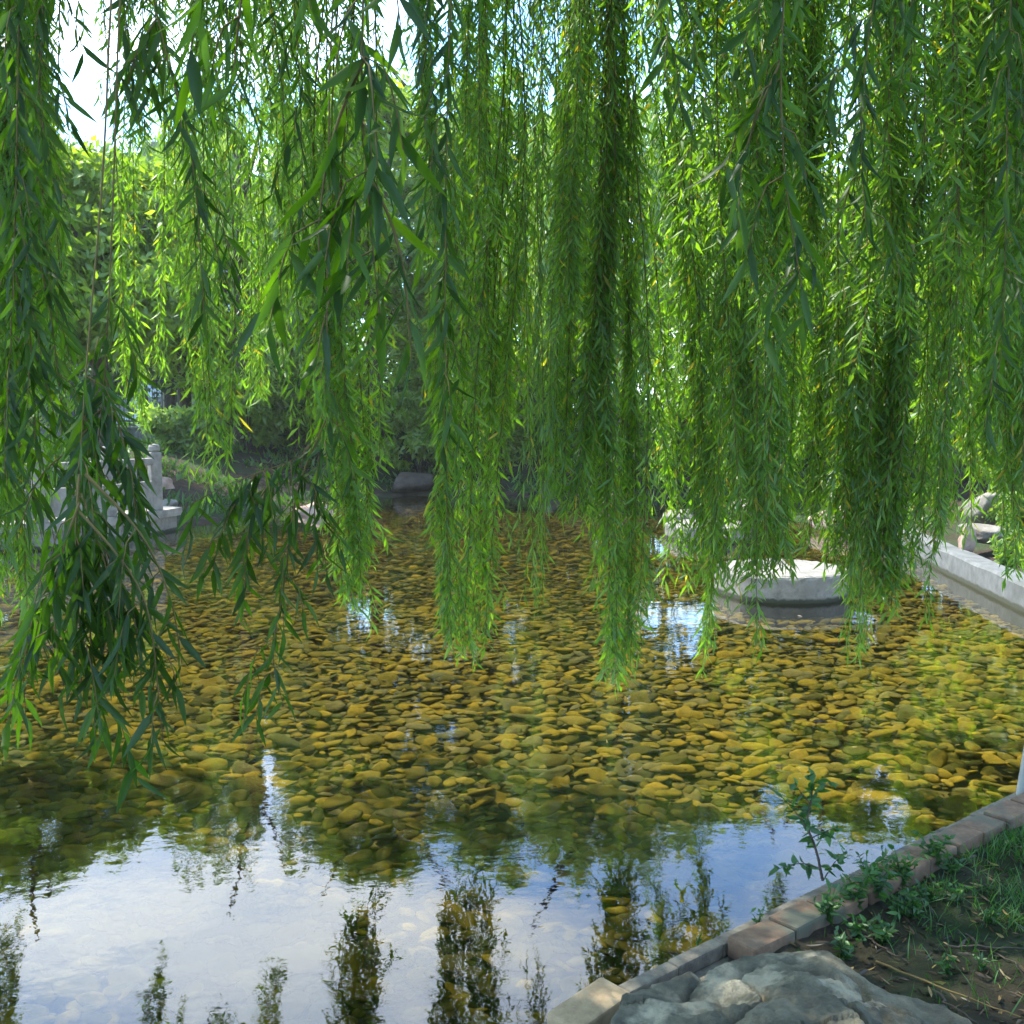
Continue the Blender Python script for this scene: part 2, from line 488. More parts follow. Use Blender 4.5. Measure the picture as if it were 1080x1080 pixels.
def bank_z(x, y):
    q = np.array([x, y]) - K0
    a, b = q @ KD, q @ KN
    ii = int(np.clip((b - o_[0]) / .035, 0, len(o_) - 1)); jj = int(np.clip((a - s_[0]) / .035, 0, len(s_) - 1))
    return float(Z[ii, jj])


g = Geo()
i = np.arange(len(o_) - 1)[:, None] * len(s_); j = np.arange(len(s_) - 1)[None]
F = np.stack([i + j, i + len(s_) + j, i + len(s_) + j + 1, i + j + 1], -1).reshape(-1, 4)
g.add(np.stack([P[..., 0], P[..., 1], Z], -1).reshape(-1, 3), F)
tag(link('bank_soil', g.mesh('bank_soil', [M_SOIL])), 'dark bare soil of the near bank beside the brick kerb', None, None, 'structure')


# ------------------------------------------------------------------ stones
def stone_shape(seed, sub, flat, cuts=0, amp=.18):
    r = np.random.default_rng(seed)
    bm = bmesh.new(); bmesh.ops.create_icosphere(bm, subdivisions=sub, radius=1)
    V = np.array([v.co[:] for v in bm.verts]); F = np.array([[v.index for v in f.verts] for f in bm.faces]); bm.free()
    for _ in range(cuts):
        n = unit(r.normal(size=3)); n[2] = abs(n[2]) * .9
        n = unit(n); d = r.uniform(.5, .8)
        over = np.maximum(V @ n - d, 0)
        V = V - over[:, None] * n * .92
    off = r.uniform(0, 50)
    nz = np.array([mnoise.noise(Vector(v * 1.2) + Vector((off, 0, 0))) + (.35 * mnoise.noise(Vector(v * 4) + Vector((0, off, 0))) if sub > 3 else 0) for v in V])
    V = V * (1 + amp * nz[:, None])
    V *= np.array([1, r.uniform(.62, .85), flat * r.uniform(.85, 1.2)])
    return V, F


COB = [stone_shape(100 + k, 2, .22, 7, .25) for k in range(16)]
COB1 = [stone_shape(100 + k, 1, .22, 0, .2) for k in range(16)]
COBF = []
for k in range(16):
    V, F = stone_shape(100 + k, 3, .22, 7, .25)
    g = Geo(); g.add(V, F); COBF.append(g.mesh('pond_stone', [M_PEB]))
spx = .086
pts = []
for a, Y in enumerate(np.arange(-1.5, 23.6, spx * .82)):
    lim = min(14, abs(Y) * .56 + 2.2)
    for X in np.arange(-lim, min(lim, 5.6), spx):
        pts.append((X + (a % 2) * spx * .5, Y))
pts = np.array(pts) + rng.uniform(-.036, .036, (len(pts), 2))
sd = sdist(pts[:, 0], pts[:, 1])
pts = pts[sd < -.06]
n = len(pts)
size = np.clip(rng.lognormal(math.log(.0555), .34, n), .026, .125)
big = rng.random(n) < .02; size[big] *= 1.35
rz = rng.normal(0, .7, n); tx = rng.normal(0, .16, n); ty = rng.normal(0, .16, n)
zc = -.175 + size * .12 + rng.uniform(-.015, .035, n)
# which show in the frame, largest first
dep = pts[:, 1] * cp + 1.8 * sp
uu = 540 + 1080 * pts[:, 0] / dep
vv = 540 - 1080 * ((zc - 1.8) * cp + pts[:, 1] * sp) / dep
vis = (dep > 0) & (uu > -20) & (uu < 1100) & (vv < 1090) & (pts[:, 1] > 1.5)
order = np.argsort(np.where(vis, -size / np.maximum(dep, .1), 1))
single = set(order[:300].tolist())
g = Geo()
for k in range(n):
    R = np.array(Matrix.Rotation(rz[k], 3, 'Z') @ Matrix.Rotation(tx[k], 3, 'X') @ Matrix.Rotation(ty[k], 3, 'Y'))
    if k in single:
        o = bpy.data.objects.new('pond_stone', COBF[k % 16]); COL.objects.link(o)
        o.location = (pts[k, 0], pts[k, 1], zc[k]); o.rotation_euler = (tx[k], ty[k], rz[k]); o.scale = (size[k],) * 3
        tag(o, 'smooth algae-stained cobble lying under clear water near the brick kerb', 'stone', 'cobbles on the near pond bed')
    else:
        V, F = (COB1 if pts[k, 1] > 10.5 else COB)[k % 16]
        g.add((V * size[k]) @ R.T + np.array([pts[k, 0], pts[k, 1], zc[k]]), F)
tag(link('pond_pebbles', g.mesh('pond_pebbles', [M_PEB])), 'bed of ochre and olive cobbles stretching across the pond under water', 'pebbles', None, 'stuff')


def rock(name, loc, size, seed, m, label, cuts=6, rot=0, flat=.7, sub=4, tilt=(0, 0), group=None, amp=.16, cat='rock'):
    V, F = stone_shape(seed, sub, flat, cuts, amp)
    g = Geo(); g.add(V * np.asarray(size), F)
    o = link(name, g.mesh(name, [m]), None, loc)
    o.rotation_euler = (tilt[0], tilt[1], rot)
    return tag(o, label, cat, group)


# the boulder at the foot of the frame, top outline as in the photo
rim = [at_z(u, v, z)[:2] for u, v, z in ((1015, 1082, .22), (985, 1058, .24), (925, 1048, .25), (893, 1020, .27), (872, 1000, .29), (830, 993, .31), (790, 995, .31), (750, 1006, .3), (715, 1022, .28), (685, 1042, .25), (655, 1075, .2))]
rim = np.array(rim + [(.14, 2.12), (.32, 1.78), (.75, 1.66), (1.15, 1.8), (1.34, 2.1)])
bo = np.array([.72, 2.25, 0.0])
closed = np.vstack([rim, rim[:1]])
for _ in range(2):
    q_ = []
    for a_, b_ in zip(closed[:-1], closed[1:]): q_ += [a_ * .75 + b_ * .25, a_ * .25 + b_ * .75]
    closed = np.array(q_ + [q_[0]])
NA, NR = 320, 110
cl, _ = resample(np.column_stack([closed, np.zeros(len(closed))]), np.linalg.norm(np.diff(closed, axis=0), axis=1).sum() / NA)
cl = cl[:NA] - bo; NA = len(cl)
tt = np.linspace(0, 1, NR)
V = []
for t in tt:                       # t 0 is the middle of the top, 1 the buried foot
    f = min(1.06, t * 1.32) if t < .76 else 1.0 + (t - .76) * .35
    h = .355 - .10 * sstep(t, .1, .76) if t < .76 else .255 - .42 * ((t - .76) / .24) ** 1.15
    ring = cl * np.array([f, f, 1]); ring[:, 2] = h
    V.append(ring)
V = np.concatenate(V)
def rockd(p):
    q = Vector(p)
    big_ = mnoise.noise(q * 2.6 + Vector((1.3, 4.1, 0)))
    ledge = math.floor((q.x * .8 + q.y * .5 + .5 * mnoise.noise(q * 2.2)) * 5) / 5 - (q.x * .8 + q.y * .5)
    crack = max(0, .06 - abs(mnoise.noise(Vector((q.x * 3.3 + q.y * 2, q.y * 4 - q.x, 2.2))))) * .9
    return (.05 * big_ + .10 * ledge * .5 + .04 * (.5 - abs(mnoise.noise(q * 5.3))) - crack
            + .022 * mnoise.noise(q * 13) + .012 * abs(mnoise.noise(q * 27)) + .006 * mnoise.noise(q * 55) - .01)
dsp = np.array([rockd(p) for p in V])
rad_ = unit(np.column_stack([V[:, :2], np.zeros(len(V))]))
wv = np.repeat(sstep(tt, .55, .8), NA)[:, None]
V = V + (rad_ * wv * .6 + np.array([0, 0, 1]) * (1 - .6 * wv)) * dsp[:, None]
g = Geo(); i = np.arange(NR - 1)[:, None] * NA; j = np.arange(NA)[None]; k = (j + 1) % NA
g.add(V, np.stack([i + j, i + NA + j, i + NA + k, i + k], -1).reshape(-1, 4))
o = link('boulder', g.mesh('boulder', [M_ROCK]), None, bo)
tag(o, 'large grey green lichened boulder inside the brick kerb corner', 'rock')
for (u, v, sz, sd_, lab) in ((955, 1062, .15, 33, 'dark low rock on the soil to the right of the big boulder'),
                             (925, 1028, .045, 35, 'fist sized stone between the big boulder and the dark low rock')):
    p = at_z(u, v, .17)
    rock('rock', (p[0], p[1], bank_z(p[0], p[1]) + sz * .1), (sz, sz, sz * .9), sd_, M_ROCK, lab, rot=sd_)

# ------------------------------------------------------------------ near brick kerb
K = empty('brick_kerb', (*kerb_pt(1.4, .1), .0), 'worn kerb of reddish bricks along the near pond edge', 'kerb')
inv = np.array([*kerb_pt(1.4, .1), 0.0])
ang = math.atan2(KD[1], KD[0])
g = Geo()
ln = 8.4
c = kerb_pt(1.2, .04)
box(g, Vector((c[0], c[1], -.165)) - Vector(inv), (ln, .17, .47), ang, 0, .008)     # concrete footing, top at .07
link('concrete_footing', g.mesh('concrete_footing', [M_MORTAR]), K)
gb = Geo(); ge = Geo()
s0 = -2.9
k = 0
while s0 < 5.3:
    L = .215 + random.uniform(-.012, .012)
    mid = s0 + L / 2
    c = kerb_pt(mid, .085 + random.uniform(-.008, .008))
    if not (-.05 < mid < .62):
        box(gb, Vector((c[0], c[1], .108 + random.uniform(-.006, .006))) - Vector(inv), (L - .012, .115, .07), ang + random.uniform(-.03, .03), 0, .01,
            (random.uniform(-.04, .04), random.uniform(-.02, .02)))
    c2 = kerb_pt(mid, -.004)
    box(ge, Vector((c2[0], c2[1], .092 + random.uniform(-.006, .004))) - Vector(inv), (L * 1.002, .05, .05), ang, 0, .008)
    s0 += L; k += 1
link('brick_course', gb.mesh('brick_course', [M_BRICK], False), K)
link('mortar_edge', ge.mesh('mortar_edge', [M_MORTAR], False), K)
# loose tan brick and half brick
p = at_z(622, 1068, .13)
g = Geo(); box(g, (0, 0, 0), (.235, .115, .075), 0, 0, .008)
o = link('loose_brick', g.mesh('loose_brick', [M_TANBRICK], False), None, (p[0], p[1], .125)); o.rotation_euler = (.04, -.05, ang + .1)
tag(o, 'loose tan brick lying in the gap of the kerb by the boulder', 'brick')

# ------------------------------------------------------------------ right concrete kerb
edge_pts = [np.array(q) for q in ((4.47, 6.6), (4.76, 9.4), (5.08, 12.09), (5.4, 14.8))]
g = Geo()
prof = [(-.02, -.42), (-.02, .235), (0, .26), (.24, .255), (.26, .23), (.26, -.1)]
EP = smooth_path([(*q, 0) for q in edge_pts], .45, 1)
T = unit(np.gradient(EP, axis=0)); Nr = np.stack([T[:, 1], -T[:, 0], np.zeros(len(T))], 1)
V = np.stack([EP + Nr * a + np.array([0, 0, b]) for a, b in prof], 1)
V[:, 1:5, 2] += (rng.normal(0, .006, len(EP)))[:, None]
npf = len(prof)
i = np.arange(len(EP) - 1)[:, None] * npf; j = np.arange(npf - 1)[None]
g.add(V.reshape(-1, 3), np.stack([i + j, i + j + 1, i + npf + j + 1, i + npf + j], -1).reshape(-1, 4))
o = link('concrete_kerb', g.mesh('concrete_kerb', [M_CONC], False))
tag(o, 'pale concrete kerb wall along the right side of the pond', 'kerb')


# ------------------------------------------------------------------ round stone platforms
def drum(loc, R, H, seed, rot, label):
    r = np.random.default_rng(seed)
    th = empty('stone_platform', loc, label, 'stone platform', 'round stone stepping platforms')
    n = 72
    a = np.arange(n) * 2 * math.pi / n + rot
    rr = np.full(n, R)
    # one side is dressed flat, the rest is round
    for ca, dd in ((math.pi * 1.1, .93),):
        cc = np.cos(a - ca)
        rr = np.where(cc > .3, np.minimum(rr, R * dd / np.maximum(cc, .3)), rr)
    rr = rr * (1 + .012 * np.array([mnoise.noise(Vector((math.cos(x) * 3 + seed, math.sin(x) * 3, 0))) for x in a]))
    rings = [(.985, -.42), (1.0, .02), (1.0, H - .03), (.985, H - .008), (.95, H)]
    V = np.concatenate([np.stack([np.cos(a) * rr * q, np.sin(a) * rr * q, np.full(n, z)], 1) for q, z in rings])
    V[3 * n:] += r.normal(0, .004, V[3 * n:].shape)
    g = Geo(); j = np.arange(n); k = (j + 1) % n
    for i_ in range(4):
        g.add(V, np.stack([i_ * n + j, i_ * n + k, (i_ + 1) * n + k, (i_ + 1) * n + j], 1))
    link('drum_wall', g.mesh('drum_wall', [M_DRUM], False), th)
    g = Geo()
    q = np.concatenate([V[4 * n:5 * n] * np.array([f, f, 1]) + np.array([0, 0, .002]) for f in (.995, .66, .33)] + [[[0, 0, H + .004]]])
    q[n:, 2] += np.array([.02 * mnoise.noise(Vector((v[0] * 4, v[1] * 4, seed))) for v in q[n:]])
    for i_ in range(2):
        g.add(q, np.stack([i_ * n + j, i_ * n + k, (i_ + 1) * n + k, (i_ + 1) * n + j], 1))
    g.add(q, np.stack([2 * n + j, 2 * n + k, np.full(n, 3 * n)], 1))
    link('worn_top', g.mesh('worn_top', [M_DRUM]), th)


drum((2.77, 10.45, 0), .67, .26, 3, 0, 'round pale stone platform in the water, the nearer and fully seen one')
drum((2.95, 15.2, 0), .66, .22, 5, .6, 'round pale stone platform farther out, half hidden by hanging leaves')

# ------------------------------------------------------------------ left stone bridge landing
B = empty('stone_bridge', (-6.6, 14.6, 0), 'white stone bridge landing with balustrade at the left pond edge', 'bridge')
b0 = np.array([-6.6, 14.6, 0])


def slab(g, poly, z0, z1, m=0):
    bm = bmesh.new()
    vs = [bm.verts.new((x - b0[0], y - b0[1], z0)) for x, y in poly]
    f = bm.faces.new(vs); r = bmesh.ops.extrude_face_region(bm, geom=[f])
    bmesh.ops.translate(bm, vec=(0, 0, z1 - z0), verts=[v for v in r['geom'] if isinstance(v, bmesh.types.BMVert)])
    bmesh.ops.recalc_face_normals(bm, faces=bm.faces)
    add_bm(g, bm, m)


deck = [(-9.5, 12.0), (-7.3, 13.0), (-6.35, 13.9), (-5.75, 14.75), (-5.45, 15.5), (-5.3, 16.4), (-6.5, 17.2), (-9.5, 15.5)]
g = Geo(); slab(g, deck, .24, .36); link('deck', g.mesh('deck', [M_STONE], False), B)
ins = [(x * .96 - .04 * 7.2, y * .96 + .04 * 14.8) for x, y in deck]
g = Geo(); slab(g, ins, -.42, .237); link('pier', g.mesh('pier', [M_DRUM], False), B)
posts = [(-8.6, 12.55), (-7.45, 13.1), (-6.45, 13.95), (-5.86, 14.85), (-5.55, 15.9)]
for k, (x, y) in enumerate(posts):
    g = Geo(); box(g, (x - b0[0], y - b0[1], .36 + .45), (.17, .17, .9), .7, 0, .015)
    po = link('post', g.mesh('post', [M_STONE], False), B)
    g = Geo()
    a = np.arange(12) * math.pi / 6
    rr = [(.06, .9), (.085, .93), (.085, .985), (.065, 1.02), (.0, 1.03)]
    V = np.concatenate([np.stack([np.cos(a) * q + x - b0[0], np.sin(a) * q + y - b0[1], np.full(12, z + .36)], 1) for q, z in rr])
    j = np.arange(12); kk = (j + 1) % 12
    for i_ in range(4): g.add(V, np.stack([i_ * 12 + j, i_ * 12 + kk, (i_ + 1) * 12 + kk, (i_ + 1) * 12 + j], 1))
    link('post_cap', g.mesh('post_cap', [M_STONE]), po)
for (x0, y0), (x1, y1) in zip(posts[:-1], posts[1:]):
    L = math.hypot(x1 - x0, y1 - y0) - .2; a = math.atan2(y1 - y0, x1 - x0); cx, cy = (x0 + x1) / 2 - b0[0], (y0 + y1) / 2 - b0[1]
    g = Geo(); box(g, (cx, cy, .36 + .76), (L, .13, .11), a, 0, .02); link('rail', g.mesh('rail', [M_STONE], False), B)
    g = Geo(); box(g, (cx, cy, .36 + .26), (L, .08, .4), a, 0, .012)
    box(g, (cx, cy, .36 + .585), (.12, .09, .235), a, 0, .02)
    link('panel', g.mesh('panel', [M_STONE], False), B)

# ------------------------------------------------------------------ far wall, fence, buildings
g = Geo(); box(g, (0, 0, .33), (26, .26, .86), 0, 0, .01)
box(g, (0, 0, .79), (26.1, .34, .06), 0, 0, .012)
o = link('low_wall', g.mesh('low_wall', [M_CONC], False), None, (-5, 27.9, .72)); tag(o, 'low grey wall with flat coping below the black fence', 'wall')
Fz = empty('metal_fence', (-5, 27.9, 1.54), 'black metal picket fence standing on the low grey wall', 'fence')
for k in range(14):
    g = Geo(); box(g, (-12.8 + k * 1.97, 0, .72), (.07, .07, 1.44), 0, 0, .006); link('post', g.mesh('post', [M_BLACK], False), Fz)
for z in (.16, 1.24):
    g = Geo(); box(g, (0, .0, z), (25.7, .035, .045), 0, 0); link('rail', g.mesh('rail', [M_BLACK], False), Fz)
g = Geo()
for k in range(198): box(g, (-12.8 + k * .13, 0, .7), (.018, .018, 1.34), 0, 0)
link('pickets', g.mesh('pickets', [M_BLACK], False), Fz)

o_k = empty('kiosk', (-11.6, 40, 1.05), 'small cream building with a brown door behind the black fence', 'building')
g = Geo(); box(g, (0, 0, 1.4), (3.2, 2.6, 2.8)); link('wall', g.mesh('wall', [M_CREAM], False), o_k)
g = Geo(); box(g, (0, 0, 2.88), (3.6, 3.0, .16)); link('roof', g.mesh('roof', [M_CONC], False), o_k)
g = Geo(); box(g, (.2, -1.32, 1.05), (.8, .06, 2.1)); link('door', g.mesh('door', [M_DOOR], False), o_k)
g = Geo(); box(g, (1.05, -1.32, 1.5), (.6, .06, .8)); link('window', g.mesh('window', [M_GLASSD], False), o_k)

o_b = empty('storage_bin', (-9.3, 29.6, 1.05), 'low turquoise lidded bin standing behind the black fence', 'bin')
g = Geo(); box(g, (0, 0, .28), (.8, .5, .56), 0, 0, .02); link('body', g.mesh('body', [M_TURQ], False), o_b)
g = Geo(); box(g, (0, 0, .6), (.86, .56, .07), 0, 0, .02); link('lid', g.mesh('lid', [M_TURQ], False), o_b)

H = empty('apartment_building', (-31, 84, 1), 'distant blue grey apartment block rising above the left trees', 'building')
g = Geo(); box(g, (0, 0, 10.1), (15, 10, 20.2)); link('wall', g.mesh('wall', [M_BLDG], False), H)
g = Geo(); box(g, (0, 0, 20.35), (15.6, 10.6, .3)); box(g, (3.5, 0, 21.4), (3, 3, 1.8)); link('roof', g.mesh('roof', [M_CONC], False), H)
for fl in range(7):
    for q in range(6):
        g = Geo(); box(g, (-6.2 + q * 2.48, -5.03, 1.6 + fl * 2.75), (1.3, .08, 1.5)); link('window', g.mesh('window', [M_GLASSD], False), H)


# ------------------------------------------------------------------ trees of the far bank
def trunk_mesh(h, r, lean, limbs, seed):
    rr = np.random.default_rng(seed); g = Geo()
    top = np.array([lean[0], lean[1], h])
    path = smooth_path([(0, 0, -.3), (lean[0] * .2, lean[1] * .2, h * .35), (lean[0] * .7, lean[1] * .7, h * .7), top], .3)
    tube(g, path, np.linspace(r, r * .35, len(path)), None, 9)
    for _ in range(limbs):
        k = rr.integers(int(len(path) * .4), len(path) - 1)
        a = rr.uniform(0, 6.28); L = h * rr.uniform(.25, .5)
        s = path[k]; e = s + np.array([math.cos(a) * L * .8, math.sin(a) * L * .8, L * .7])
        q = smooth_path([s, s * .5 + e * .5 + np.array([0, 0, -.08 * L]), e], .3)
        tube(g, q, np.linspace(r * .4, r * .1, len(q)), None, 6)
    return g.mesh('trunk', [M_BARK])


def broad_crown(lobes, count, leaf, m, seed):
    rr = np.random.default_rng(seed); g = Geo()
    vol = np.array([q[3] * q[4] for q in lobes]); vol = vol / vol.sum()
    for (x, y, z, R, Hh), w in zip(lobes, vol):
        nc = max(6, int(count * w / 55))            # sprays of leaves
        c = unit(rr.normal(size=(nc, 3))) * (rr.uniform(.45, 1.02, (nc, 1)) ** .6)
        c = c * np.array([R, R, Hh]) + np.array([x, y, z])
        nl = 55
        off = rr.normal(size=(nc, nl, 3)) * R * np.array([.17, .17, .1])
        Pp = (c[:, None] + off).reshape(-1, 3)
        dd = unit(rr.normal(size=Pp.shape) + np.array([0, 0, -.5]))
        leaves(g, Pp, dd, rr.uniform(.7, 1.3, len(Pp)) * leaf, rr.uniform(.7, 1.2, len(Pp)) * leaf * .42, False, 0, .15, rr)
    return g.mesh('crown', [m])


def willow_crown(R, top, low, count, leaf, m, seed, squash=1.0):
    """strands hanging from a domed top"""
    rr = np.random.default_rng(seed); g = Geo()
    ns = count // 34
    # bunches of strands
    nb = max(8, ns // 9)
    ba = rr.uniform(0, 6.283, nb); br = R * np.sqrt(rr.uniform(.02, 1, nb))
    bx, by = np.cos(ba) * br, np.sin(ba) * br * squash
    bz = top - (top - low) * .5 * (br / R) ** 3.2 - rr.uniform(0, .9, nb)
    for k in range(nb):
        for _ in range(9):
            x0 = bx[k] + rr.normal(0, .22); y0 = by[k] + rr.normal(0, .22); z0 = bz[k] + rr.normal(0, .3)
            L = min(rr.uniform(1.2, 3.4), max(.7, z0 - low + rr.uniform(-.3, .6)))
            nl = int(34 * L / 2)
            t = np.sort(rr.uniform(0, 1, nl))
            out = np.array([x0, y0]) / (R + .01) * .35
            Pp = np.stack([x0 + out[0] * t + rr.normal(0, .05, nl), y0 + out[1] * t + rr.normal(0, .05, nl), z0 - L * t], 1)
            dd = np.stack([rr.normal(0, .45, nl), rr.normal(0, .45, nl), np.full(nl, -1)], 1)
            leaves(g, Pp, dd, rr.uniform(.8, 1.3, nl) * leaf, rr.uniform(.8, 1.2, nl) * leaf * .26, False, 0, .1, rr)
    return g.mesh('crown', [m])


def top_z(v, Y):
    return at_y(540, v, Y)[2]


def gz(x, y): return float(ground_h(np.array([x]), np.array([y]))[0])


def far_tree(name, u, Y, vtop, kind, R, seed, label, lean=(0, 0), m=None, low=None, count=None):
    x = at_y(u, 440, Y)[0]; z = gz(x, Y); Ht = top_z(vtop, Y) - z
    t = empty(name, (x, Y, z), label, 'tree', 'trees on the far bank')
    link('trunk', trunk_mesh(Ht * .8, .11 + Ht * .014, lean, 7, seed), t)
    rr = np.random.default_rng(seed + 900)
    if kind == 'willow':
        cm = willow_crown(R, Ht, low if low is not None else .9, count or 17000, .25, m or M_FARW, seed, .9)
    else:
        lobes = []
        lo = low if low is not None else Ht * .3
        for k in range(19):
            f = rr.uniform(0, 1); zc_ = lo + (Ht - lo) * (.12 + .72 * f)
            a = rr.uniform(0, 6.283); q = R * rr.uniform(.2, .72) * (1.05 - .55 * f)
            lobes.append((lean[0] * f + math.cos(a) * q, lean[1] * f + math.sin(a) * q, zc_, R * rr.uniform(.34, .52) * (1.1 - .35 * f), (Ht - lo) * rr.uniform(.13, .2)))
        lobes.append((lean[0], lean[1], Ht - (Ht - lo) * .17, R * .42, (Ht - lo) * .16))
        cm = broad_crown(lobes, count or 15000, .25, m or M_FARB, seed)
    link('crown', cm, t)


far_tree('broadleaf_tree', 10, 19.5, 110, 'broad', 3.0, 41, 'bright green leafy tree at the far left edge behind the bridge')
far_tree('broadleaf_tree', 108, 20, 145, 'broad', 2.6, 42, 'yellow green fine leaved tree below the distant apartment block')
far_tree('weeping_willow', 255, 25.5, 58, 'willow', 2.6, 43, 'tall pale weeping willow left of the middle of the far bank', m=M_FARW, low=1.2)
far_tree('broadleaf_tree', 395, 26, 62, 'broad', 3.1, 44, 'broad green tree behind the far bank, between the two far willows', count=14000)
far_tree('broadleaf_tree', 520, 26, 55, 'broad', 2.5, 45, 'tall leafy tree on the far bank straight across the pond', m=M_FARW)
far_tree('weeping_willow', 655, 23, 80, 'willow', 2.8, 46, 'smaller pale weeping willow right of the middle of the far bank', m=M_FARW, low=1.5)
far_tree('broadleaf_tree', 770, 23, 140, 'broad', 2.8, 47, 'round bright green tree behind the round stone platforms', count=11000)
far_tree('broadleaf_tree', 895, 20, 170, 'broad', 2.7, 48, 'low spreading bright green tree on the far right bank', low=1.0, count=11000)
far_tree('broadleaf_tree', 1010, 18, 235, 'broad', 2.3, 49, 'bright bushy tree behind the rocks of the right bank', low=.6)
far_tree('broadleaf_tree', 1110, 15, 120, 'broad', 2.4, 50, 'tall leafy tree at the right edge beyond the concrete kerb', low=.8)
far_tree('broadleaf_tree', 195, 27, 165, 'broad', 2.6, 57, 'bright tree between the distant apartment block and the tall pale willow', low=1.0)
far_tree('broadleaf_tree', 585, 28.5, 110, 'broad', 2.6, 58, 'bright tree in the gap between the middle tree and the smaller far willow', low=1.0)
far_tree('broadleaf_tree', 330, 29, 110, 'broad', 2.6, 59, 'yellow green tree just right of the tall pale willow', low=1.0)
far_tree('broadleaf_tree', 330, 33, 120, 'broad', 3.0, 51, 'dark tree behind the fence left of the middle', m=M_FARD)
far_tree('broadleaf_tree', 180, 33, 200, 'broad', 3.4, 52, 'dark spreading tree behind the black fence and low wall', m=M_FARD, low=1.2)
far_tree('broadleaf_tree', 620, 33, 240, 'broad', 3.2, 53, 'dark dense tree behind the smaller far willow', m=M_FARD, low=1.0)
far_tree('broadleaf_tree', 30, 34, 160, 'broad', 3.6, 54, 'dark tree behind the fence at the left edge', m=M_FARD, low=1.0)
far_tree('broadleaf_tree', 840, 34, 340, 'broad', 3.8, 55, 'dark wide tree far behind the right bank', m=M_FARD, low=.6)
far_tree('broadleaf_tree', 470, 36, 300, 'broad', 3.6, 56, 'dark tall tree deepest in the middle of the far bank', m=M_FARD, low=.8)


def shrub(u, Y, vtop, R, m, seed, label, count=5000, leaf=.2):
    x = at_y(u, 440, Y)[0]; z = gz(x, Y); Ht = max(.5, top_z(vtop, Y) - z)
    t = empty('shrub', (x, Y, z), label, 'shrub', 'shrubs on the banks')
    rr = np.random.default_rng(seed)
    g = Geo()
    for _ in range(7):
        a = rr.uniform(0, 6.28); e = (math.cos(a) * R * .6, math.sin(a) * R * .6, Ht * rr.uniform(.6, .9))
        tube(g, smooth_path([(0, 0, -.1), (e[0] * .3, e[1] * .3, e[2] * .6), e], .15), .02, .006, 5)
    link('stem', g.mesh('stem', [M_BARK]), t)
    lob = []
    for k in range(8):
        a = rr.uniform(0, 6.28); q = R * rr.uniform(.1, .7)
        lob.append((math.cos(a) * q, math.sin(a) * q, Ht * rr.uniform(.25, .75), R * rr.uniform(.35, .55), Ht * rr.uniform(.2, .3)))
    link('foliage', broad_crown(lob, count, leaf, m, seed), t)


shrub(310, 25.5, 385, 1.3, M_FARD, 61, 'dark rounded shrub on the far bank above the rosy rock')
shrub(400, 26, 395, 1.4, M_FARD, 62, 'dark shrub left of the middle under the broad green tree')
shrub(470, 26.5, 400, 1.3, M_FARD, 63, 'dark shrub straight across the pond under the leafy trees')
shrub(560, 26, 405, 1.4, M_FARD, 64, 'dark shrub just right of the middle of the far bank')
shrub(262, 24.6, 372, 1.2, M_FARB, 71, 'bright leafy shrub on the far slope under the tall pale willow')
shrub(352, 25.4, 350, 1.3, M_FARB, 72, 'tall bright shrub left of the middle above the dark brown rock')
shrub(442, 25.4, 365, 1.2, M_FARB, 73, 'bright shrub just left of straight across the pond')
shrub(205, 23.4, 425, .9, M_FARW, 74, 'low pale green shrub on the slope right of the bridge')
shrub(522, 25.5, 370, 1.2, M_FARB, 75, 'bright shrub straight across the pond behind the flat brown rock')
shrub(660, 25, 410, 1.3, M_FARB, 65, 'bright shrub at the foot of the smaller far willow')
shrub(745, 24, 400, 1.3, M_FARB, 66, 'bright shrub behind the farther round stone platform')
shrub(840, 22.5, 395, 1.4, M_FARB, 67, 'bright bushy shrub beyond the nearer round platform')
shrub(930, 19.5, 400, 1.2, M_FARB, 68, 'light green shrub where the right kerb meets the far bank')
shrub(240, 26.2, 420, .8, M_FARD, 69, 'low dark shrub in front of the low grey wall')
shrub(1085, 13.2, 470, .7, M_FARB, 70, 'leafy green shrub beside the rocks on the right kerb', 1800, .09)

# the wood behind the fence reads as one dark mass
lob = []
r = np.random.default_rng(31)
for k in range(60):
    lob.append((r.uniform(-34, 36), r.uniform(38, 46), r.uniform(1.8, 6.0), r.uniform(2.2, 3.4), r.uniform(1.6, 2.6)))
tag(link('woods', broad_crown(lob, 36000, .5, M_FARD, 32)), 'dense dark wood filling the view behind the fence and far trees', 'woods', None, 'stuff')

# low ground cover on the far slope
g = Geo(); r = np.random.default_rng(21)
q = np.column_stack([r.uniform(-14, 12, 5200), r.uniform(15, 28, 5200)])
dq = sdist(q[:, 0], q[:, 1]); q = q[(dq > .25)]
q = q[np.array([mnoise.noise(Vector((a * .7, b * .7, 9))) > -.1 for a, b in q])]
z = ground_h(q[:, 0], q[:, 1])
Pp = np.repeat(np.column_stack([q, z]), 6, 0) + r.normal(0, .1, (len(q) * 6, 3)) * np.array([1, 1, .3])
Dd = r.normal(size=Pp.shape) * .6 + np.array([0, 0, .8])
leaves(g, Pp, Dd, r.uniform(.1, .28, len(Pp)), r.uniform(.03, .08, len(Pp)), False, 0, .3, r)
tag(link('ground_cover', g.mesh('ground_cover', [M_FARD])), 'dark low ground cover plants over the sloping far bank', 'ground cover', None, 'stuff')

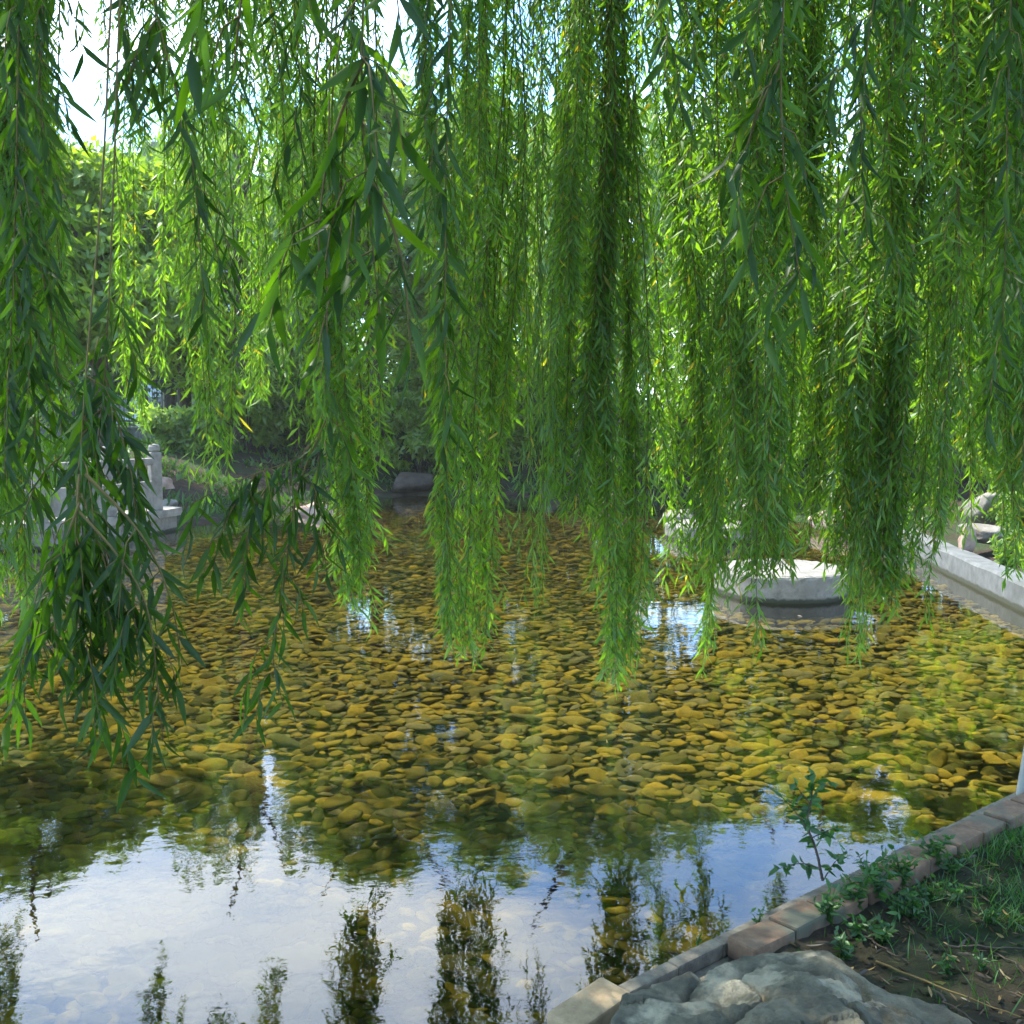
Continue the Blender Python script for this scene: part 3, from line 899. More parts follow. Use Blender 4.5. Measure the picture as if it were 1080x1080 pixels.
# rocks on the banks
for (u, v, z, sz, sd_, m, lab, tl) in (
        (1040, 532, .62, (.42, .34, .34), 81, M_ROCKP, 'pale slanting slab of rock above the flat one on the right bank', (.1, -.55)),
        (1045, 562, .38, (.40, .3, .22), 82, M_ROCKP, 'pale flat topped rock lying behind the concrete kerb', (0, .05)),
        (1020, 568, .32, (.19, .16, .26), 83, M_ROCKR, 'small reddish rock at the left end of the right bank rocks', (0, 0)),
        (1078, 518, .7, (.32, .3, .4), 84, M_ROCKP, 'rough pale rock at the right frame edge above the kerb', (.2, .2)),
        (172, 512, .5, (.26, .22, .26), 85, M_ROCKR, 'round brownish stone beside the end post of the bridge', (0, 0)),
        (176, 532, .25, (.3, .24, .2), 86, M_ROCKP, 'pale stone at the water below the bridge end post', (0, 0)),
        (332, 538, .08, (.34, .28, .26), 87, M_ROCKR, 'rosy pointed rock at the far water edge', (0, .1)),
        (292, 506, .4, (.3, .3, .32), 88, M_ROCKP, 'whitish rock on the far bank above the rosy rock', (0, 0)),
        (262, 528, .1, (.42, .3, .22), 89, M_ROCKB, 'brown low rock at the far edge left of the rosy rock', (0, 0)),
        (432, 508, .2, (.7, .4, .45), 90, M_ROCKB, 'big squared brown rock at the far water edge in the middle', (0, 0)),
        (380, 515, .15, (.5, .4, .36), 91, M_ROCKB, 'dark brown rock left of the squared brown rock', (0, 0)),
        (505, 516, .12, (.6, .4, .3), 92, M_ROCKB, 'flat brown rock at the far edge right of the middle', (0, 0)),
        (580, 518, .12, (.5, .4, .34), 93, M_ROCKP, 'grey pale rock at the far edge beneath the dark strands', (0, 0)),
        (650, 528, .12, (.55, .4, .3), 94, M_ROCKB, 'wide brown rock at the far edge below the smaller willow', (0, 0)),
        (714, 545, .2, (.42, .36, .26), 95, M_ROCKP, 'pale rock at the far edge left of the farther platform', (0, 0)),
        (790, 536, .2, (.5, .36, .3), 96, M_ROCKP, 'pale boulder at the far edge right of the farther platform', (0, 0)),
        (880, 545, .22, (.5, .4, .3), 97, M_ROCKR, 'rosy boulder at the far edge above the nearer platform', (0, 0)),
        (225, 520, .25, (.4, .3, .3), 98, M_ROCKB, 'dark stone between the bridge and the far brown rock', (0, 0))):
    p = at_z(u, v, z)
    if p[1] > 20 and u < 640: p = at_y(u, v, min(p[1], 23.9))
    rock('rock', p, sz, sd_, m, lab, rot=sd_ * 1.3, tilt=tl, cuts=7, group='rocks on the banks')

# ------------------------------------------------------------------ the near willow
TREE_LOC = np.array([1.9, -2.6, .15])
WT = empty('willow_tree', TREE_LOC, 'big weeping willow whose long leafy branches hang over the near water', 'tree')


def hang_mesh(seed, H, R, withes, dens=1.15, leafL=(.058, .11), fine=False, m=M_LEAF, low_bias=.5, sway=.3, twig_step=.1):
    """a hanging bunch of withes; the origin is its lowest tip"""
    r = np.random.default_rng(seed); g = Geo(); Ps, Ds = [], []
    lean = r.normal(0, .10, 2)
    for k in range(withes):
        zt = 0 if k == 0 else abs(r.normal(0, 1)) * low_bias * (.25 + .75 * k / withes)
        a = r.uniform(0, 6.283); q = R * math.sqrt(r.uniform(0, 1)); b = R * .8 * math.sqrt(r.uniform(0, 1))
        if k == 0: b = 0
        ph = r.uniform(0, 6.28, 2)
        zz_ = np.arange(zt, H, .11)
        t = (zz_ - zt) / (H - zt + 1e-6)
        bx, by = math.cos(a) * b, math.sin(a) * b
        tx_, ty_ = math.cos(a) * q * .9 + lean[0] * H * .35, math.sin(a) * q * .9 + lean[1] * H * .35
        bulge = np.sin(np.clip(t * 1.6, 0, 1) * math.pi) * R * .35
        px = bx + (tx_ - bx) * t ** 1.1 + np.sin(zz_ * 1.7 + ph[0]) * sway * .3 * t + math.cos(a) * bulge
        py = by + (ty_ - by) * t ** 1.1 + np.sin(zz_ * 1.4 + ph[1]) * sway * .3 * t + math.sin(a) * bulge
        path = np.stack([px, py, zz_], 1)
        tube(g, path, .0018, .0055, 3, 1)
        fp, L = resample(path, .021 / dens)
        n_ = len(fp)
        keep = r.random(n_) < np.clip(1.25 - .95 * (fp[:, 2] / H), .4, 1)
        al = np.arange(n_) * 2.4 + r.uniform(0, 6)
        el = r.uniform(.3, .95, n_)
        d = np.stack([np.cos(al) * np.sin(el), np.sin(al) * np.sin(el), -np.cos(el)], 1)
        Ps.append(fp[keep]); Ds.append(d[keep])
        # short side twigs
        tz = np.arange(zt + .12, H * .97, twig_step / dens)
        for z0 in tz:
            if r.random() < .85 * (z0 / H) ** .8 - .12: continue
            s = np.array([np.interp(z0, zz_, px), np.interp(z0, zz_, py), z0])
            aa = r.uniform(0, 6.28); tl = r.uniform(.08, .24); o2 = r.uniform(.15, .5)
            u_ = np.linspace(0, 1, 4)[:, None]
            dirh = np.array([math.cos(aa), math.sin(aa), 0])
            tw = s + dirh * tl * o2 * np.sqrt(u_) + np.array([0, 0, -1]) * tl * u_ ** 1.4
            tube(g, tw, .0016, .001, 3, 1)
            fp2, _ = resample(tw, .018)
            n2 = len(fp2); al = np.arange(n2) * 2.4 + r.uniform(0, 6); el = r.uniform(.25, .85, n2)
            d = np.stack([np.cos(al) * np.sin(el) + dirh[0] * .2, np.sin(al) * np.sin(el) + dirh[1] * .2, -np.cos(el)], 1)
            Ps.append(fp2); Ds.append(d)
    Pp, D = np.concatenate(Ps), np.concatenate(Ds)
    n_ = len(Pp); Ll = r.uniform(*leafL, n_) * np.where(r.random(n_) < .2, .7, 1)
    leaves(g, Pp, D, Ll, Ll * r.uniform(.12, .17, n_), fine, 0, .14, r)
    return g.mesh('hanging_branch', [m, M_TWIG])


VAR = [hang_mesh(200 + k, 5.2, [.12, .15, .17, .13][k % 4], [8, 9, 10, 8][k % 4], 1.35) for k in range(10)]     # full bunches
THIN = [hang_mesh(300 + k, 4.6, .13, 4, 1.15, low_bias=.5) for k in range(5)]                                # thin ones
tops = []


def hang(u, v, Y, kind, k, sc=1.0, w=1.0, rot=None):
    p = at_y(u, v, Y)
    me = (VAR if kind == 'f' else THIN)[k % (10 if kind == 'f' else 5)]
    o = link('hanging_branch', me, WT, p - TREE_LOC)
    o.rotation_euler = (random.uniform(-.03, .03), random.uniform(-.03, .03), random.uniform(0, 6.28) if rot is None else rot)
    o.scale = (w, w, sc)
    tops.append(p + np.array([0, 0, (5.15 if kind == 'f' else 4.55) * sc]))
    return o


MID = [
    # main clumps at five metres (tip pixel, depth)
    (383, 645, 5.25, 'f', 1.25), (345, 470, 5.4, 't', 1), 
    (488, 690, 5.1, 'f', 1), (462, 470, 5.3, 't', 1), (520, 520, 5.3, 't', 1.1),
    (592, 545, 5.0, 'f', 1.15), (555, 440, 5.4, 't', 1), (618, 400, 5.6, 't', 1), (572, 628, 4.9, 't', .6),
    (652, 714, 5.05, 'f', 1.1), (634, 600, 5.2, 't', .7), 
    (732, 610, 5.4, 'f', 1.2), (745, 690, 5.2, 't', .9), (772, 480, 5.8, 't', 1.2), (798, 680, 4.7, 't', 1.1),
    (815, 612, 5.1, 'f', 1.15), (850, 530, 5.4, 't', 1.1), (888, 620, 5.2, 'f', 1.25), 
    (940, 640, 5.1, 'f', 1.25), (975, 650, 4.9, 't', .9), (992, 420, 5.7, 't', 1.1), (905, 690, 5.0, 't', .6),
    (1040, 500, 5.6, 'f', 1.0), (1072, 600, 5.0, 't', 1.1), (1062, 480, 6.0, 'f', 1.0), (1020, 470, 6.4, 'f', .9), (1095, 540, 5.0, 'f', 1.0),
    # left side
    (240, 500, 5.2, 't', 1.1), (200, 400, 6.2, 't', 1.0), (300, 400, 5.6, 't', 1.1), (150, 440, 6.4, 't', 1.0), (275, 420, 6.6, 't', 1.0), (320, 330, 6.2, 't', 1),
    (22, 640, 3.6, 'f', .9), (-15, 600, 3.5, 'f', 1.0), (52, 520, 4.2, 't', 1), (30, 420, 4.4, 'f', .8),
    # second row, shorter and farther
    (705, 490, 6.8, 't', 1.2), 
    (835, 500, 6.8, 'f', .9), 
    (1050, 420, 7.4, 't', 1.3),
    (772, 555, 5.8, 'f', 1), (852, 575, 5.5, 't', 1.3), (916, 600, 5.0, 't', 1.2), (990, 545, 5.6, 'f', 1), (1025, 560, 5.3, 't', 1.2),
    # higher tips nearer to the camera, seen against the sky
    (712, 100, 3.6, 't', 1), (762, 250, 3.6, 't', 1.2), (800, 330, 3.5, 'f', .9), (850, 270, 3.9, 'f', .9), (900, 390, 4.1, 't', 1.3), (952, 330, 3.8, 'f', .8), (1005, 280, 3.5, 't', 1.3),
    (1045, 260, 3.7, 'f', .9), (1085, 340, 3.4, 'f', .9), (30, 300, 3.4, 'f', .8), (-10, 360, 3.2, 'f', .9), (152, 150, 3.8, 't', 1), (228, 150, 3.6, 't', 1), (300, 110, 3.9, 't', 1),
    (480, 260, 3.8, 'f', .8), (590, 350, 4.3, 'f', .8), (930, 180, 3.3, 't', 1.3),
    # beyond the left frame edge, shading the near water
    (-60, 560, 5.3, 'f', 1.1), (-110, 600, 5.0, 'f', 1.2), (-165, 560, 5.6, 'f', 1.1), (-220, 590, 5.1, 'f', 1.2), (-90, 480, 6.2, 'f', 1.2), (-150, 500, 6.6, 'f', 1.2),
    (-280, 560, 5.6, 'f', 1.2), (-40, 470, 6.6, 'f', 1.1), (-340, 580, 5.4, 'f', 1.2), (-200, 480, 6.9, 'f', 1.2),
]
for k, (u, v, Y, kind, w) in enumerate(MID):
    o = hang(u, v, Y, kind, k, random.uniform(.92, 1.08) * (.72 if Y < 4.5 and v < 400 else 1), w)

# branches close to the camera, drawn along their stems
NEARM = [0]


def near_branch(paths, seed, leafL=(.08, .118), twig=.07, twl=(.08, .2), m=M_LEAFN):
    r = np.random.default_rng(seed); g = Geo(); Ps, Ds = [], []
    org = None
    for pts_, Y, start, dn in paths:
        P3 = [at_y(u, v, Y + dy) for (u, v, dy) in [(q + (0,))[:3] for q in pts_]]
        if org is None: org = P3[0]
        path = smooth_path(P3, .03)
        tube(g, path - org, .004 if start > .3 else .003, .0012, 5, 1)
        n_ = len(path); k0 = int(n_ * start)
        fp, _ = resample(path[max(0, k0 - 1):], .021 / dn)
        m_ = len(fp); al = np.arange(m_) * 2.4 + r.uniform(0, 6); el = r.uniform(.3, .9, m_)
        Ps.append(fp); Ds.append(np.stack([np.cos(al) * np.sin(el), np.sin(al) * np.sin(el), -np.cos(el)], 1))
        tp, _ = resample(path[max(0, k0 - 1):], twig / dn)
        for s in tp[:-1]:
            aa = r.uniform(0, 6.28); tl = r.uniform(*twl); u_ = np.linspace(0, 1, 5)[:, None]
            dirh = np.array([math.cos(aa), math.sin(aa), 0])
            tw = s + dirh * tl * .5 * np.sqrt(u_) + np.array([0, 0, -1]) * tl * u_ ** 1.4
            tube(g, tw - org, .0016, .001, 4, 1)
            f2, _ = resample(tw, .022)
            m2 = len(f2); al = np.arange(m2) * 2.4 + r.uniform(0, 6); el = r.uniform(.25, .8, m2)
            Ps.append(f2); Ds.append(np.stack([np.cos(al) * np.sin(el) + dirh[0] * .2, np.sin(al) * np.sin(el) + dirh[1] * .2, -np.cos(el)], 1))
    Pp, D = np.concatenate(Ps) - org, np.concatenate(Ds)
    n_ = len(Pp); Ll = r.uniform(*leafL, n_) * np.where(r.random(n_) < .15, .65, 1)
    leaves(g, Pp, D, Ll, Ll * r.uniform(.13, .18, n_), True, 0, .26, r)
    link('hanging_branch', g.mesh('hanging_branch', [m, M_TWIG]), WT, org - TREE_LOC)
    tops.append(org)


UP = -420
near_branch([([(150, UP, .4), (117, -20), (110, 180), (92, 370), (84, 500), (70, 590), (45, 630), (30, 715)], 2.25, .74, .9),
             ([(84, 500), (78, 580), (95, 640), (100, 775)], 2.2, .15, 1.0),
             ([(86, 520), (110, 590), (125, 650), (130, 700)], 2.2, .2, .9),
             ([(84, 540), (130, 590), (158, 640), (166, 720), (172, 780)], 2.15, .3, .75),
             ([(84, 560), (50, 620), (20, 670), (8, 725)], 2.25, .2, .9), ([(84, 530), (62, 590), (56, 650), (62, 700)], 2.15, .2, 1.0), ([(90, 560), (82, 640), (78, 700)], 2.2, .1, 1.0),
             ([(100, 560), (138, 630), (148, 695)], 2.3, .2, .8),
             ([(90, 500), (150, 560), (182, 630), (192, 700)], 2.2, .4, .7)], 1)
near_branch([([(160, UP, .3), (126, -20), (120, 200), (112, 380), (104, 470), (90, 540), (100, 600)], 2.5, .74, .9),
             ([(104, 470), (130, 500), (140, 560), (150, 600)], 2.5, .1, .8),
             ([(108, 430), (80, 470), (40, 500), (20, 560)], 2.5, .1, .9), ([(112, 400), (126, 450), (136, 490), (142, 530)], 2.5, .2, .8)], 2)
near_branch([([(60, UP, .2), (20, -20), (18, 150), (14, 300), (5, 520)], 2.5, .35, 1.1), ([(14, 280), (34, 350), (38, 480)], 2.5, .1, 1.0),
             ([(16, 200), (50, 300), (62, 400), (66, 455)], 2.6, .1, 1.0)], 3)
near_branch([([(40, UP, .2), (50, -20), (38, 120), (40, 240), (48, 330)], 2.8, .35, 1.0)], 4)
near_branch([([(390, UP, .3), (350, -40), (345, 250), (345, 420), (330, 480), (250, 505), (195, 535)], 2.9, .78, .9),
             ([(345, 440), (310, 520), (300, 620), (285, 690), (298, 740)], 2.9, .25, .8),
             ([(300, 490), (262, 540), (258, 620)], 2.95, .1, .9), ([(340, 460), (330, 540), (335, 600)], 2.9, .1, .8),
             ([(270, 500), (235, 550), (225, 600)], 2.9, .1, .9)], 5)
near_branch([([(430, UP, .2), (385, -60), (380, 90), (390, 230), (400, 330)], 1.6, .3, .8), ([(385, 60), (350, 140), (335, 230), (338, 320)], 1.6, .1, .6),
             ([(388, 180), (425, 260), (434, 380)], 1.6, .15, .7)], 6)
near_branch([([(500, UP, .2), (478, -60), (470, 150), (470, 330), (468, 470)], 2.6, .3, .8)], 7)
near_branch([([(300, UP, .2), (262, -60), (252, 20), (245, 90)], 1.45, .45, .9)], 8)
near_branch([([(870, UP, .2), (830, -60), (822, 80), (828, 200), (850, 330)], 2.0, .35, .8), ([(825, 60), (790, 140), (770, 230)], 2.0, .1, .7)], 9)
near_branch([([(190, UP, .2), (150, -60), (175, 60), (205, 160), (215, 330)], 2.6, .4, .7), ([(165, 20), (140, 60), (132, 110)], 2.6, .1, .6)], 10)
near_branch([([(720, UP, .2), (715, -60), (705, 20), (700, 90)], 2.6, .4, .7)], 12)
near_branch([([(980, UP, .2), (930, -60), (905, 120), (915, 260)], 2.6, .3, .8)], 13)
near_branch([([(1100, UP, .2), (1068, -60), (1062, 120), (1060, 330), (1050, 420)], 2.8, .3, .8)], 14)
near_branch([([(420, UP, .4), (305, -60), (318, 100), (320, 300)], 3.4, .3, .6)], 15)

# limbs: each gathers the branch tops near it
tops = np.array(tops)
crown0 = np.array([1.7, -2.2, 3.0])
ends = np.array([(-3.2, 2.6, 5.9), (-2.2, 5.2, 6.3), (-.6, 5.6, 6.2), (.6, 6.0, 6.3), (1.8, 6.0, 6.4), (3.2, 6.3, 6.2), (-.7, 2.6, 4.7), (1.0, 7.6, 7.0), (3.6, 7.6, 6.9), (4.6, 3.6, 6.0), (-.4, 7.6, 7.1)])
lim_paths = []
for e in ends:
    c0 = crown0 + np.array([0, 0, random.uniform(-.5, 1.2)])
    midp = c0 * .5 + e * .5 + np.array([0, 0, 1.5])
    lim_paths.append(smooth_path([c0, c0 * .8 + midp * .2 + np.array([0, 0, .4]), midp, e], .12))
gl_ = [Geo() for _ in ends]
for q, path in zip(gl_, lim_paths):
    tube(q, path - TREE_LOC, np.linspace(.12, .022, len(path)), None, 8)
for p in tops:
    dd = [np.min(np.linalg.norm(path[len(path) // 3:] - p, axis=1)) for path in lim_paths]
    b = int(np.argmin(dd)); path = lim_paths[b]
    qi = np.argmin(np.linalg.norm(path[len(path) // 3:] - p, axis=1)) + len(path) // 3
    a = path[max(len(path) // 3, qi - 4)]
    mid_ = a * .45 + p * .55 + np.array([0, 0, .25 * np.linalg.norm(a - p)])
    tube(gl_[b], smooth_path([a, mid_, p], .1) - TREE_LOC, .014, .006, 5)
for q in gl_: link('limb', q.mesh('limb', [M_BARK]), WT)
g = Geo()
pth = smooth_path([TREE_LOC + np.array([.05, -.1, -.4]), TREE_LOC + np.array([0, 0, .8]), crown0 * .6 + TREE_LOC * .4 + np.array([.1, 0, .3]), crown0 + np.array([0, 0, .6]), crown0 + np.array([-.1, .2, 2.0])], .15)
tube(g, pth - TREE_LOC, np.interp(np.linspace(0, 1, len(pth)), [0, .12, .5, 1], [.52, .38, .32, .2]), None, 16)
link('trunk', g.mesh('trunk', [M_BARK]), WT)
# unseen leaf mass above the frame, added to shade the near water; too many strands to count
g = Geo()
Pp, Dd = [], []
for _ in range(2300):
    y = rng.uniform(-.2, 4.3); x = rng.uniform(-6.2, 4.2)
    if _ % 4 == 0: y = rng.uniform(4.3, 7.2); x = rng.uniform(-6, -1.1)  # extra unseen patch, added to keep sun off the near pond bed
    lo = max(4.6, 2.4 + .43 * y)
    if mnoise.noise(Vector((x * .55, y * .55, 4.2))) < (-.7 if y > 4.31 else -.3): continue
    z0 = lo + .9 + rng.uniform(0, 1.9); L = rng.uniform(.6, 1.2); n_ = 30
    t = rng.uniform(0, 1, (n_, 1))
    Pp.append(np.array([x, y, z0]) + np.array([0, 0, -L]) * t + rng.normal(0, .09, (n_, 3)))
    Dd.append(np.stack([rng.normal(0, .6, n_), rng.normal(0, .6, n_), np.full(n_, -1)], 1))
Pp = np.concatenate(Pp) - TREE_LOC; Dd = np.concatenate(Dd)
leaves(g, Pp, Dd, rng.uniform(.12, .18, len(Pp)), rng.uniform(.024, .034, len(Pp)))
tag(link('crown', g.mesh('crown', [M_LEAF]), WT), None, None, None, 'stuff')

# ------------------------------------------------------------------ near bank: post, sapling, weeds, grass, litter, twigs
p = at_z(1080, 838, .13)
po = empty('metal_post', (p[0] + .01, p[1] + .04, .06), 'leaning grey metal post at the right end of the brick kerb', 'post')
po.rotation_euler = (0, .12, 0)
g = Geo(); tube(g, [(0, 0, -.1), (0, 0, .5), (0, 0, 1.15)], .03, .03, 18); link('pole', g.mesh('pole', [M_STEEL]), po)
g = Geo(); tube(g, [(0, 0, 1.15), (0, 0, 1.16), (0, 0, 1.19)], [.034, .034, .018], None, 18, 0, True); link('post_cap', g.mesh('post_cap', [M_STEEL]), po)


def oval_leaves(g, P, D, L, W, r, m=0):
    leaves(g, P, D, L, W, True, m, .25, r)


# sapling rooted in the kerb joint
r = np.random.default_rng(77)
sp_ = at_z(868, 925, .10)
sa = empty('sapling', sp_, 'slender leafy sapling growing from the kerb joint over the water', 'plant')
Yd = sp_[1]
g = Geo(); Ps, Ds = [], []
stems = [([(868, 925), (861, 890), (850, 866), (856, 840), (858, 812)], .006), ([(850, 868), (838, 850), (826, 838)], .003), ([(866, 912), (845, 905), (822, 912)], .0028),
         ([(855, 880), (872, 872), (884, 868)], .0025), ([(856, 845), (845, 832), (838, 822)], .0025), ([(868, 925), (880, 905), (893, 893)], .0025), ([(857, 835), (868, 826), (876, 820)], .0022)]
for pts_, rad_ in stems:
    path = smooth_path([at_y(u, v, Yd - .02 + random.uniform(-.04, .04)) - sp_ for u, v in pts_], .01) - np.array([0, 0, .015])
    tube(g, path, rad_, rad_ * .4, 5)
    f, _ = resample(path[int(len(path) * .3):], .017)
    for q in f:
        for _ in range(2):
            Ps.append(q); Ds.append(r.normal(size=3) * np.array([1, 1, .5]) + np.array([0, 0, -.15]))
link('stem', g.mesh('stem', [M_BARK]), sa)
g = Geo(); n_ = len(Ps); oval_leaves(g, np.array(Ps), np.array(Ds), r.uniform(.03, .06, n_), r.uniform(.016, .026, n_), r)
link('leaves', g.mesh('leaves', [M_WEED]), sa)


def weed(x, y, z, h, n_stem, leafL, seed, label, m=M_WEED, wide=.4, spread=.9):
    r = np.random.default_rng(seed)
    t = empty('weed_plant', (x, y, z), label, 'weed', 'weeds along the near bank')
    g = Geo(); Ps, Ds = [], []
    for _ in range(n_stem):
        a = r.uniform(0, 6.28); hh = h * r.uniform(.4, .85); q = spread * hh * r.uniform(.3, 1)
        path = smooth_path([(0, 0, -.02), (math.cos(a) * q * .4, math.sin(a) * q * .4, hh * .6), (math.cos(a) * q, math.sin(a) * q, hh)], .02)
        tube(g, path, .0025, .001, 4)
        f, _ = resample(path[int(len(path) * .2):], .022)
        for s in f:
            for _ in range(2):
                Ps.append(s); Ds.append(r.normal(size=3) * np.array([1, 1, .35]) + np.array([0, 0, .1]))
    link('stem', g.mesh('stem', [M_WEED]), t)
    g = Geo(); n_ = len(Ps); oval_leaves(g, np.array(Ps), np.array(Ds), r.uniform(.6, 1.2, n_) * leafL, r.uniform(.7, 1.1, n_) * leafL * wide, r)
    link('leaves', g.mesh('leaves', [m]), t)


WEEDS = [(1005, 905, .12, 9, .045, 'leafy low weed half under the grass near the metal post'), (905, 968, .1, 9, .045, 'flat dark weed between the kerb and the big boulder'),
         (948, 950, .11, 9, .05, 'flat leafy weed in the middle of the weeds by the kerb'), (980, 930, .11, 9, .045, 'flat weed just left of the grass tuft on dark soil'), (1045, 950, .1, 8, .04, 'low weed below the grass by the right frame edge'),
         (872, 960, .16, 9, .05, 'dark weed against the kerb at the top of the boulder'), (900, 945, .17, 9, .055, 'leafy weed leaning on the kerb just right of the sapling'),
         (925, 935, .18, 9, .06, 'broad weed on the kerb midway between sapling and post'), (950, 920, .18, 10, .055, 'bright weed tuft beside the kerb below the water glint'),
         (985, 900, .16, 9, .05, 'weed clump by the kerb left of the grass'), (890, 985, .13, 8, .045, 'low dark weed in the shade behind the boulder'),
         (930, 975, .14, 9, .05, 'low weed on bare soil just inside the bright weeds'), (965, 950, .15, 9, .05, 'spreading weed in the middle of the near bank'),
         (915, 915, .13, 6, .045, 'small weed sprouting on the kerb top near the sapling'), (1010, 935, .12, 8, .045, 'small weed at the left side of the grass patch'),
         (1000, 1005, .09, 7, .04, 'tiny weed alone on the dark soil right of the boulder'), (800, 965, .08, 4, .03, 'thin sprout from the kerb joint left of the sapling'),
         (736, 985, .07, 3, .025, 'thinnest sprout at the water side of the kerb by the boulder'), (1035, 1000, .07, 6, .035, 'sparse seedling on the dark soil near the right edge')]
for k, (u, v, h, ns, ll, lab) in enumerate(WEEDS):
    p = at_z(u, v, .15)
    z = bank_z(p[0], p[1]) if (p[:2] - K0) @ KN > .14 else .12
    weed(p[0], p[1], z, h * .75, ns, ll * .72, 500 + k, lab)
# right bank flowers
r = np.random.default_rng(9)
for k, (u, v, Yf, lab) in enumerate(((1062, 566, 11.6, 'yellow flowering plant behind the right kerb below the flat rock'), (1045, 596, 11.2, 'green leafy plant on the right kerb with no flowers'),
                                     (1075, 600, 10.6, 'small yellow flowered plant at the right edge above the kerb'))):
    p = at_y(u, v, Yf); z = gz(p[0], p[1])
    t = empty('flowering_plant', (p[0] + .2, p[1], z), lab, 'plant', 'plants on the right kerb')
    Ps, Ds, g = [], [], Geo()
    for _ in range(16):
        a = r.uniform(0, 6.28); hh = r.uniform(.15, .45); e = (math.cos(a) * hh * .5, math.sin(a) * hh * .5, hh)
        path = smooth_path([(0, 0, -.02), (e[0] * .4, e[1] * .4, hh * .6), e], .04); tube(g, path, .003, .002, 4)
        for s in path[2:]:
            for _ in range(3): Ps.append(s); Ds.append(r.normal(size=3))
    link('stem', g.mesh('stem', [M_WEED]), t)
    g2 = Geo(); n_ = len(Ps); oval_leaves(g2, np.array(Ps), np.array(Ds), r.uniform(.06, .11, n_), r.uniform(.025, .04, n_), r)
    link('leaves', g2.mesh('leaves', [M_FARB]), t)
    if k != 1:
        g3 = Geo(); hd = np.array(Ps)[r.integers(0, n_, 26)]
        pp = np.repeat(hd + np.array([0, 0, .03]), 6, 0); oval_leaves(g3, pp, r.normal(size=pp.shape), r.uniform(.02, .035, len(pp)), r.uniform(.012, .018, len(pp)), r)
        link('flowers', g3.mesh('flowers', [M_FLOWER]), t)

# grass: patches of blades on the bank
g = Geo()
r = np.random.default_rng(5)
Ps = []
for (u, v, rad_, n_) in ((1050, 872, .2, 450), (1095, 885, .28, 500), (1010, 888, .16, 130), (1080, 940, .14, 420), (1030, 862, .14, 180), (970, 920, .14, 160), (1000, 960, .2, 80), (940, 1000, .35, 60), (1050, 1010, .2, 60)):
    p = at_z(u, v, .16)
    q = p[:2] + r.normal(0, rad_ * .6, (n_, 2)); Ps.append(q)
Ps = np.concatenate(Ps)
off = (Ps - K0) @ KN
Ps = Ps[off > .17]
zb = np.array([bank_z(*q) for q in Ps])
P3 = np.column_stack([Ps, zb - .005]); n_ = len(P3)
D = np.column_stack([r.normal(0, .45, n_), r.normal(0, .45, n_), np.full(n_, 1.0)])
leaves(g, P3, D, r.uniform(.025, .085, n_), r.uniform(.0025, .005, n_), True, 0, .6, r)
tag(link('grass', g.mesh('grass', [M_GRASS])), 'short green grass on the soil by the right end of the brick kerb', 'grass', None, 'stuff')

# leaf litter
g = Geo(); n_ = 4200
a = np.column_stack([r.uniform(-.6, 3.6, n_), r.uniform(.16, 2.2, n_)])
xy = K0 + a[:, :1] * KD + a[:, 1:] * KN
z = np.array([bank_z(*q) for q in xy]) + .008
D = np.column_stack([r.normal(size=(n_, 2)), r.normal(0, .12, n_)])
P3 = np.column_stack([xy, z]); Ll = r.uniform(.018, .07, n_)
leaves(g, P3, D, Ll, Ll * r.uniform(.12, .26, n_), True, 0, .2, r)
tag(link('leaf_litter', g.mesh('leaf_litter', [M_LITTER])), 'dry brown and yellow willow leaves scattered on the dark soil', 'leaf litter', None, 'stuff')

# crumbs of soil and grit
g = Geo(); n_ = 2600
a = np.column_stack([r.uniform(-.6, 3.6, n_), r.uniform(.16, 2.0, n_)])
xy = K0 + a[:, :1] * KD + a[:, 1:] * KN
for k in range(n_):
    V, F = COB1[k % 16]
    g.add(V * np.array([1, 1, 3]) * r.uniform(.004, .013) + np.array([*xy[k], bank_z(*xy[k]) + .003]), F)
tag(link('soil_crumbs', g.mesh('soil_crumbs', [M_SOIL], False)), 'crumbs of dark soil and grit strewn over the near bank', 'soil crumbs', None, 'stuff')
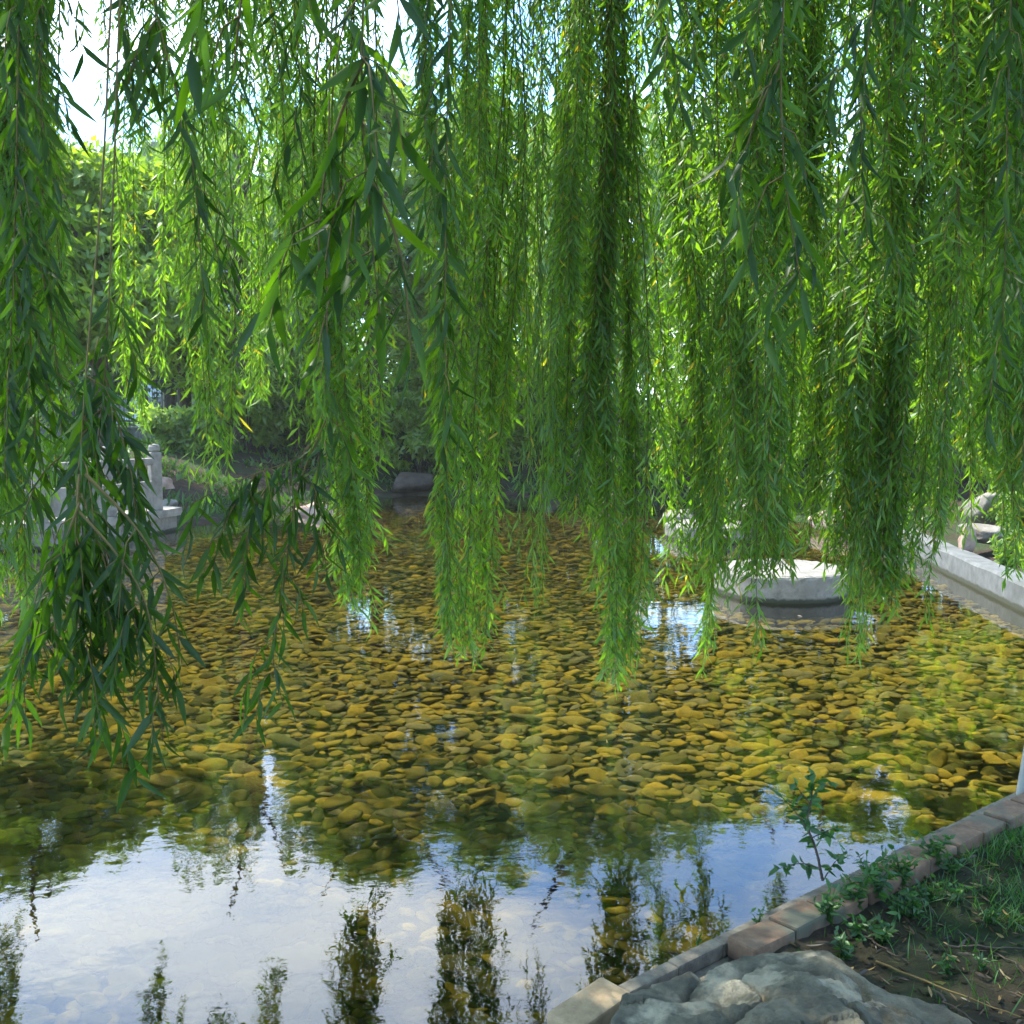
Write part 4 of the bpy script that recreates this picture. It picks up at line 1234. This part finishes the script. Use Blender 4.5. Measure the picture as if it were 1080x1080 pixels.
# leaves afloat
for k in range(36):
    g = Geo(); L = r.uniform(.03, .075); a_ = r.uniform(0, 6.28)
    leaves(g, np.zeros((1, 3)), np.array([[math.cos(a_), math.sin(a_), 0]]), L, L * .22, True, 0, .05, r)
    y_ = r.uniform(5.0, 11); x_ = r.uniform(.5, min(4.3, y_ * .48))
    o = link('floating_leaf', g.mesh('floating_leaf', [M_LITTER]), None, (x_, y_, .006))
    tag(o, 'small pale willow leaf floating on the open pond water', 'leaf', 'leaves floating on the pond')

TW = [((925, 985), (1078, 1050), 'long pale straight twig lying across the bare soil'), ((1000, 972), (1085, 980), 'short twig lying level near the right frame edge'),
      ((960, 1062), (1085, 1068), 'dark thin twig on the soil near the bottom right corner'), ((1020, 955), (1080, 1000), 'slanting twig on the soil under the grass patch'),
      ((905, 962), (960, 990), 'short brown twig behind the low dark weeds'), ((985, 1020), (1050, 1075), 'bent dark twig near the bottom right corner')]
for k, (a, b, lab) in enumerate(TW):
    A, Bp = at_z(*a, .17), at_z(*b, .17)
    t = np.linspace(0, 1, 12)[:, None]
    P3 = A * (1 - t) + Bp * t
    P3[:, 2] = [bank_z(q[0], q[1]) + .012 for q in P3]
    P3[:, 2] = np.maximum(P3[:, 2], np.linspace(P3[0, 2], P3[-1, 2], 12))
    P3[1:-1, :2] += r.normal(0, .006, (10, 2))
    g = Geo(); tube(g, P3 - A, .0045, .002, 6)
    tag(link('fallen_twig', g.mesh('fallen_twig', [M_TWIG if k == 0 else M_BARK]), None, A), lab, 'twig', 'twigs on the near bank')

# ------------------------------------------------------------------ haze over the far bank
m, nt, out_ = mat('thin_haze')
pv = nd(nt, 'ShaderNodeVolumePrincipled', Density=.0006, Anisotropy=.3); pv.inputs['Color'].default_value = (1, 1, .97, 1)
nt.links.new(pv.outputs[0], out_.inputs['Volume'])
g = Geo(); box(g, (0, 40, 13), (160, 120, 29))
tag(link('haze', g.mesh('haze', [m], False)), 'thin bright haze between the pond and the far trees', 'haze', None, 'stuff')

# ------------------------------------------------------------------ render settings
S.view_settings.view_transform = 'Standard'
S.view_settings.look = 'None'
S.view_settings.exposure = 1.55
S.view_settings.gamma = 1
S.render.engine = 'CYCLES'
S.cycles.max_bounces = 8
S.cycles.diffuse_bounces = 6
S.cycles.glossy_bounces = 3
S.cycles.transmission_bounces = 4
S.cycles.transparent_max_bounces = 6
S.cycles.use_denoising = True
S.cycles.sample_clamp_indirect = 6
